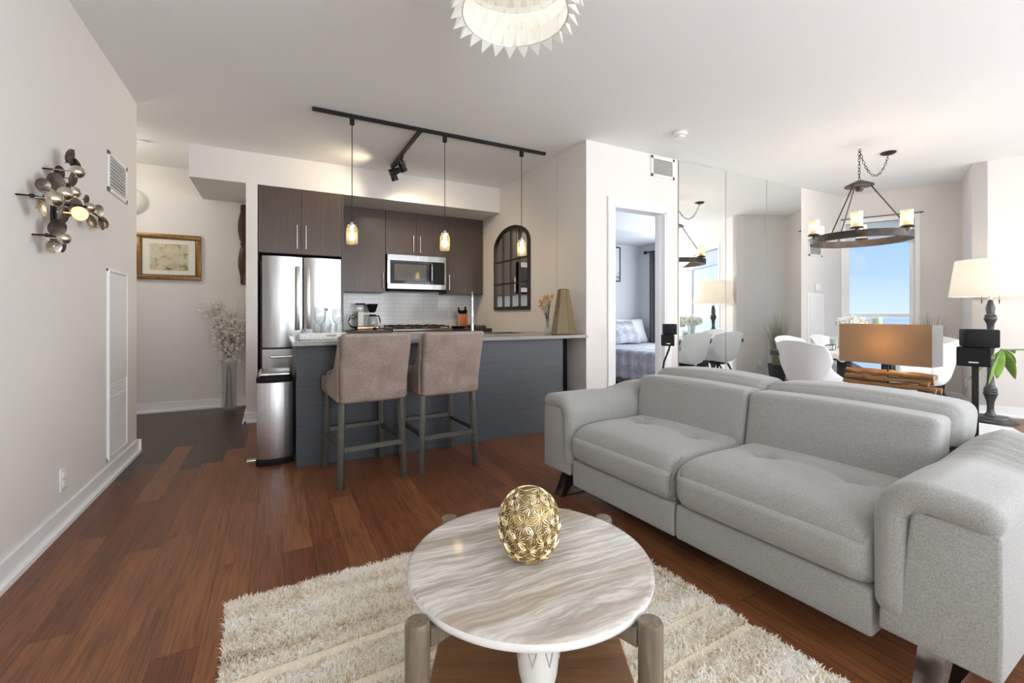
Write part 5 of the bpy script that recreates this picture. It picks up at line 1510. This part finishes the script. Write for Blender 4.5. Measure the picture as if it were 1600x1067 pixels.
for k in range(8):
    a = 2 * PI * k / 8
    def pp(da, z, r=.0485): 
        rr = .0495 + .0005 * min(1, max(0, (z - .11) / .04)); return (math.cos(a + da) * (rr + .0008), math.sin(a + da) * (rr + .0008), z)
    m.tube([pp(-.25, .165), pp(-.12, .140), pp(0, .118), pp(.12, .140), pp(.25, .165)], .0018, 5)
    m.sphere(pp(0, .155), .004, 8)
m.build('relief', 'relief', t)
# gold egg ornament with starburst filigree
t = thing('gold_egg', 'gold filigree egg shaped ornament on the marble coffee table', 'ornament', (.625, 1.085, .421))
def egg_r(z): # z in 0..H
    H = .188; u = z / H
    return .085 * math.sqrt(max(0, 1 - abs((u - .47) / .53) ** 2.25)) ** .92 if u > .02 else .042
H = .188
prof = [(max(.001, egg_r(H * k / 28)), H * k / 28) for k in range(29)]
MB().lathe([(max(.001, r - .003), z) for r, z in prof], n=40, cap=False).build('hollow', 'gold_dark', t, smooth=60)  # solid shell, its darker gold paints in the shade of the hollow inside
rs = random.Random(14); m = MB()
cs = []
N = 58
for k in range(N):
    y = 1 - 2 * (k + .5) / N; a = k * PI * (3 - math.sqrt(5)); cs.append(Vector((math.sqrt(1 - y * y) * math.cos(a), math.sqrt(1 - y * y) * math.sin(a), y)))
def surf(d, lift=0):
    # project a direction from the egg centre to its surface
    d = d.normalized(); z = H / 2 + d.z * H / 2 * .98
    r = egg_r(z); hor = math.hypot(d.x, d.y)
    if hor < 1e-6: return Vector((0, 0, z))
    # march for consistency
    return Vector((d.x / hor * (r + lift), d.y / hor * (r + lift), z))
for c in cs:
    ref = c.orthogonal().normalized(); ref2 = c.cross(ref)
    for j in range(18):
        a = 2 * PI * j / 18 + rs.uniform(-.05, .05)
        dv = ref * math.cos(a) + ref2 * math.sin(a)
        L = .235 if j % 2 else .17
        p = [surf(c + dv * q, .0010) for q in (.07, .07 + L * .35, .07 + L * .7, .07 + L)]
        m.tube(p, .0016, 4, radii=[.0008, .0014, .0015, .0006])
m.build('filigree', 'gold', t, smooth=60)

# ================================================================== SHAG RUG
rs = np.random.default_rng(3)
RA = math.radians(2.2); RX0, RX1, RY0, RY1 = -.17, 1.43, -.25, 2.00   # in a frame turned by RA about (-.16,1.977)
t = thing('shag_rug', 'cream and beige striped shag rug under the coffee table', 'rug', (-.16, 1.977, 0), RA)
LX0, LX1, LY1, LY0 = 0, 1.585, 0, -2.2
MB().box(LX0 + .004, LX1 - .004, LY0, LY1 - .004, .001, .010).build('backing', simple('rug_backing', (.62, .52, .38), .95), t, smooth=0)
def bandtype(y):
    # 0 shag, 1 flat woven stripe
    q = -y
    for (a, b) in ((0.0, .012), (.430, .465), (.615, .640), (.90, .935), (1.02, 1.045), (1.35, 1.38), (1.6, 1.63), (1.9, 1.93)):
        if a <= q < b: return True
    return False
# tufts
N = 150000
xs = rs.uniform(LX0, LX1, N); ys = rs.uniform(-1.75, LY1, N)
flat = np.zeros(N, bool)
for (a, b) in ((.430, .470), (.605, .640), (.90, .935), (1.03, 1.06), (1.35, 1.38), (1.6, 1.63)):
    jit = rs.normal(0, .005, N)
    flat |= (-ys > a + jit) & (-ys < b + jit)
keep = (~flat)
xs, ys = xs[keep], ys[keep]; N = len(xs)
clump = np.sin(xs * 37 + 3 * np.sin(ys * 21)) * np.sin(ys * 43 + 2 * np.sin(xs * 17))
ht = .020 + .009 * rs.random(N) + .005 * clump
ang = rs.uniform(0, 2 * PI, N); ln = .010 + .012 * rs.random(N)
dx, dy = np.cos(ang) * ln, np.sin(ang) * ln
wa = rs.uniform(0, 2 * PI, N); w = .0013 + .0009 * rs.random(N)
wx, wy = np.cos(wa) * w, np.sin(wa) * w
V = np.zeros((N, 5, 3))
V[:, 0] = np.stack([xs - wx, ys - wy, np.full(N, .008)], 1); V[:, 1] = np.stack([xs + wx, ys + wy, np.full(N, .008)], 1)
V[:, 2] = np.stack([xs + dx * .4 + wx * 1.2, ys + dy * .4 + wy * 1.2, ht * .7 + .004], 1); V[:, 3] = np.stack([xs + dx * .4 - wx * 1.2, ys + dy * .4 - wy * 1.2, ht * .7 + .004], 1)
V[:, 4] = np.stack([xs + dx, ys + dy, ht], 1)
me = bpy.data.meshes.new('pile')
idx = np.arange(N) * 5
loops = np.stack([idx, idx + 1, idx + 2, idx + 3, idx + 3, idx + 2, idx + 4], 1).ravel()
me.vertices.add(N * 5); me.vertices.foreach_set('co', V.ravel())
me.loops.add(len(loops)); me.loops.foreach_set('vertex_index', loops.astype(np.int32))
me.polygons.add(N * 2)
starts = np.zeros((N, 2), np.int32); starts[:, 0] = np.arange(N) * 7; starts[:, 1] = starts[:, 0] + 4
me.polygons.foreach_set('loop_start', starts.ravel())
me.update(calc_edges=True); me.validate()
ca = me.color_attributes.new('tuft', 'FLOAT_COLOR', 'POINT')
pal = np.array([[.82, .79, .73], [.88, .86, .82], [.74, .68, .59], [.62, .55, .46], [.46, .40, .33], [.84, .80, .72]])
stripe = np.sin(ys * 52 + .9 * np.sin(xs * 3.1) + .5 * np.sin(xs * 11)) * .8 + .5 * np.sin(ys * 17 + 1.0)
patch = np.sin(xs * 9 + ys * 5) * np.sin(xs * 4.3 - ys * 14)
score = .38 * stripe + .30 * patch + rs.normal(0, .38, N)
ci = np.where(score < -.25, 1, np.where(score < .15, 0, np.where(score < .45, 5, np.where(score < .80, 2, np.where(score < 1.15, 3, 4)))))
colr = pal[ci] * 1.16 * (1 + rs.normal(0, .04, (N, 1)))
C4 = np.ones((N, 5, 4)); C4[:, :, :3] = np.clip(colr, 0, 1)[:, None, :]
ca.data.foreach_set('color', C4.ravel())
tm = NT('shag_yarn'); at_ = tm.node('ShaderNodeAttribute', attribute_name='tuft'); _d = tm.node('ShaderNodeBsdfDiffuse'); _t = tm.node('ShaderNodeBsdfTranslucent'); _m = tm.node('ShaderNodeMixShader'); _m.inputs[0].default_value = .42
tm.link(at_.outputs['Color'], _d.inputs[0]); tm.link(at_.outputs['Color'], _t.inputs[0]); tm.link(_d.outputs[0], _m.inputs[1]); tm.link(_t.outputs[0], _m.inputs[2]); tm.link(_m.outputs[0], tm.out.inputs[0])
me.materials.append(tm.m)
po = bpy.data.objects.new('pile', me); link(po, t); po['kind'] = 'stuff'
m = MB()
for (a, b) in ((.432, .468), (.607, .638), (.902, .933), (1.032, 1.058), (1.352, 1.378), (1.602, 1.628)):
    m.box(LX0 + .004, LX1 - .004, -b, -a, .010, .016)
m.build('flat_stripe', simple('woven_stripe', (.82, .745, .60), .95, nscale=90, namt=.08, bump=.4, bscale=400), t, smooth=0)
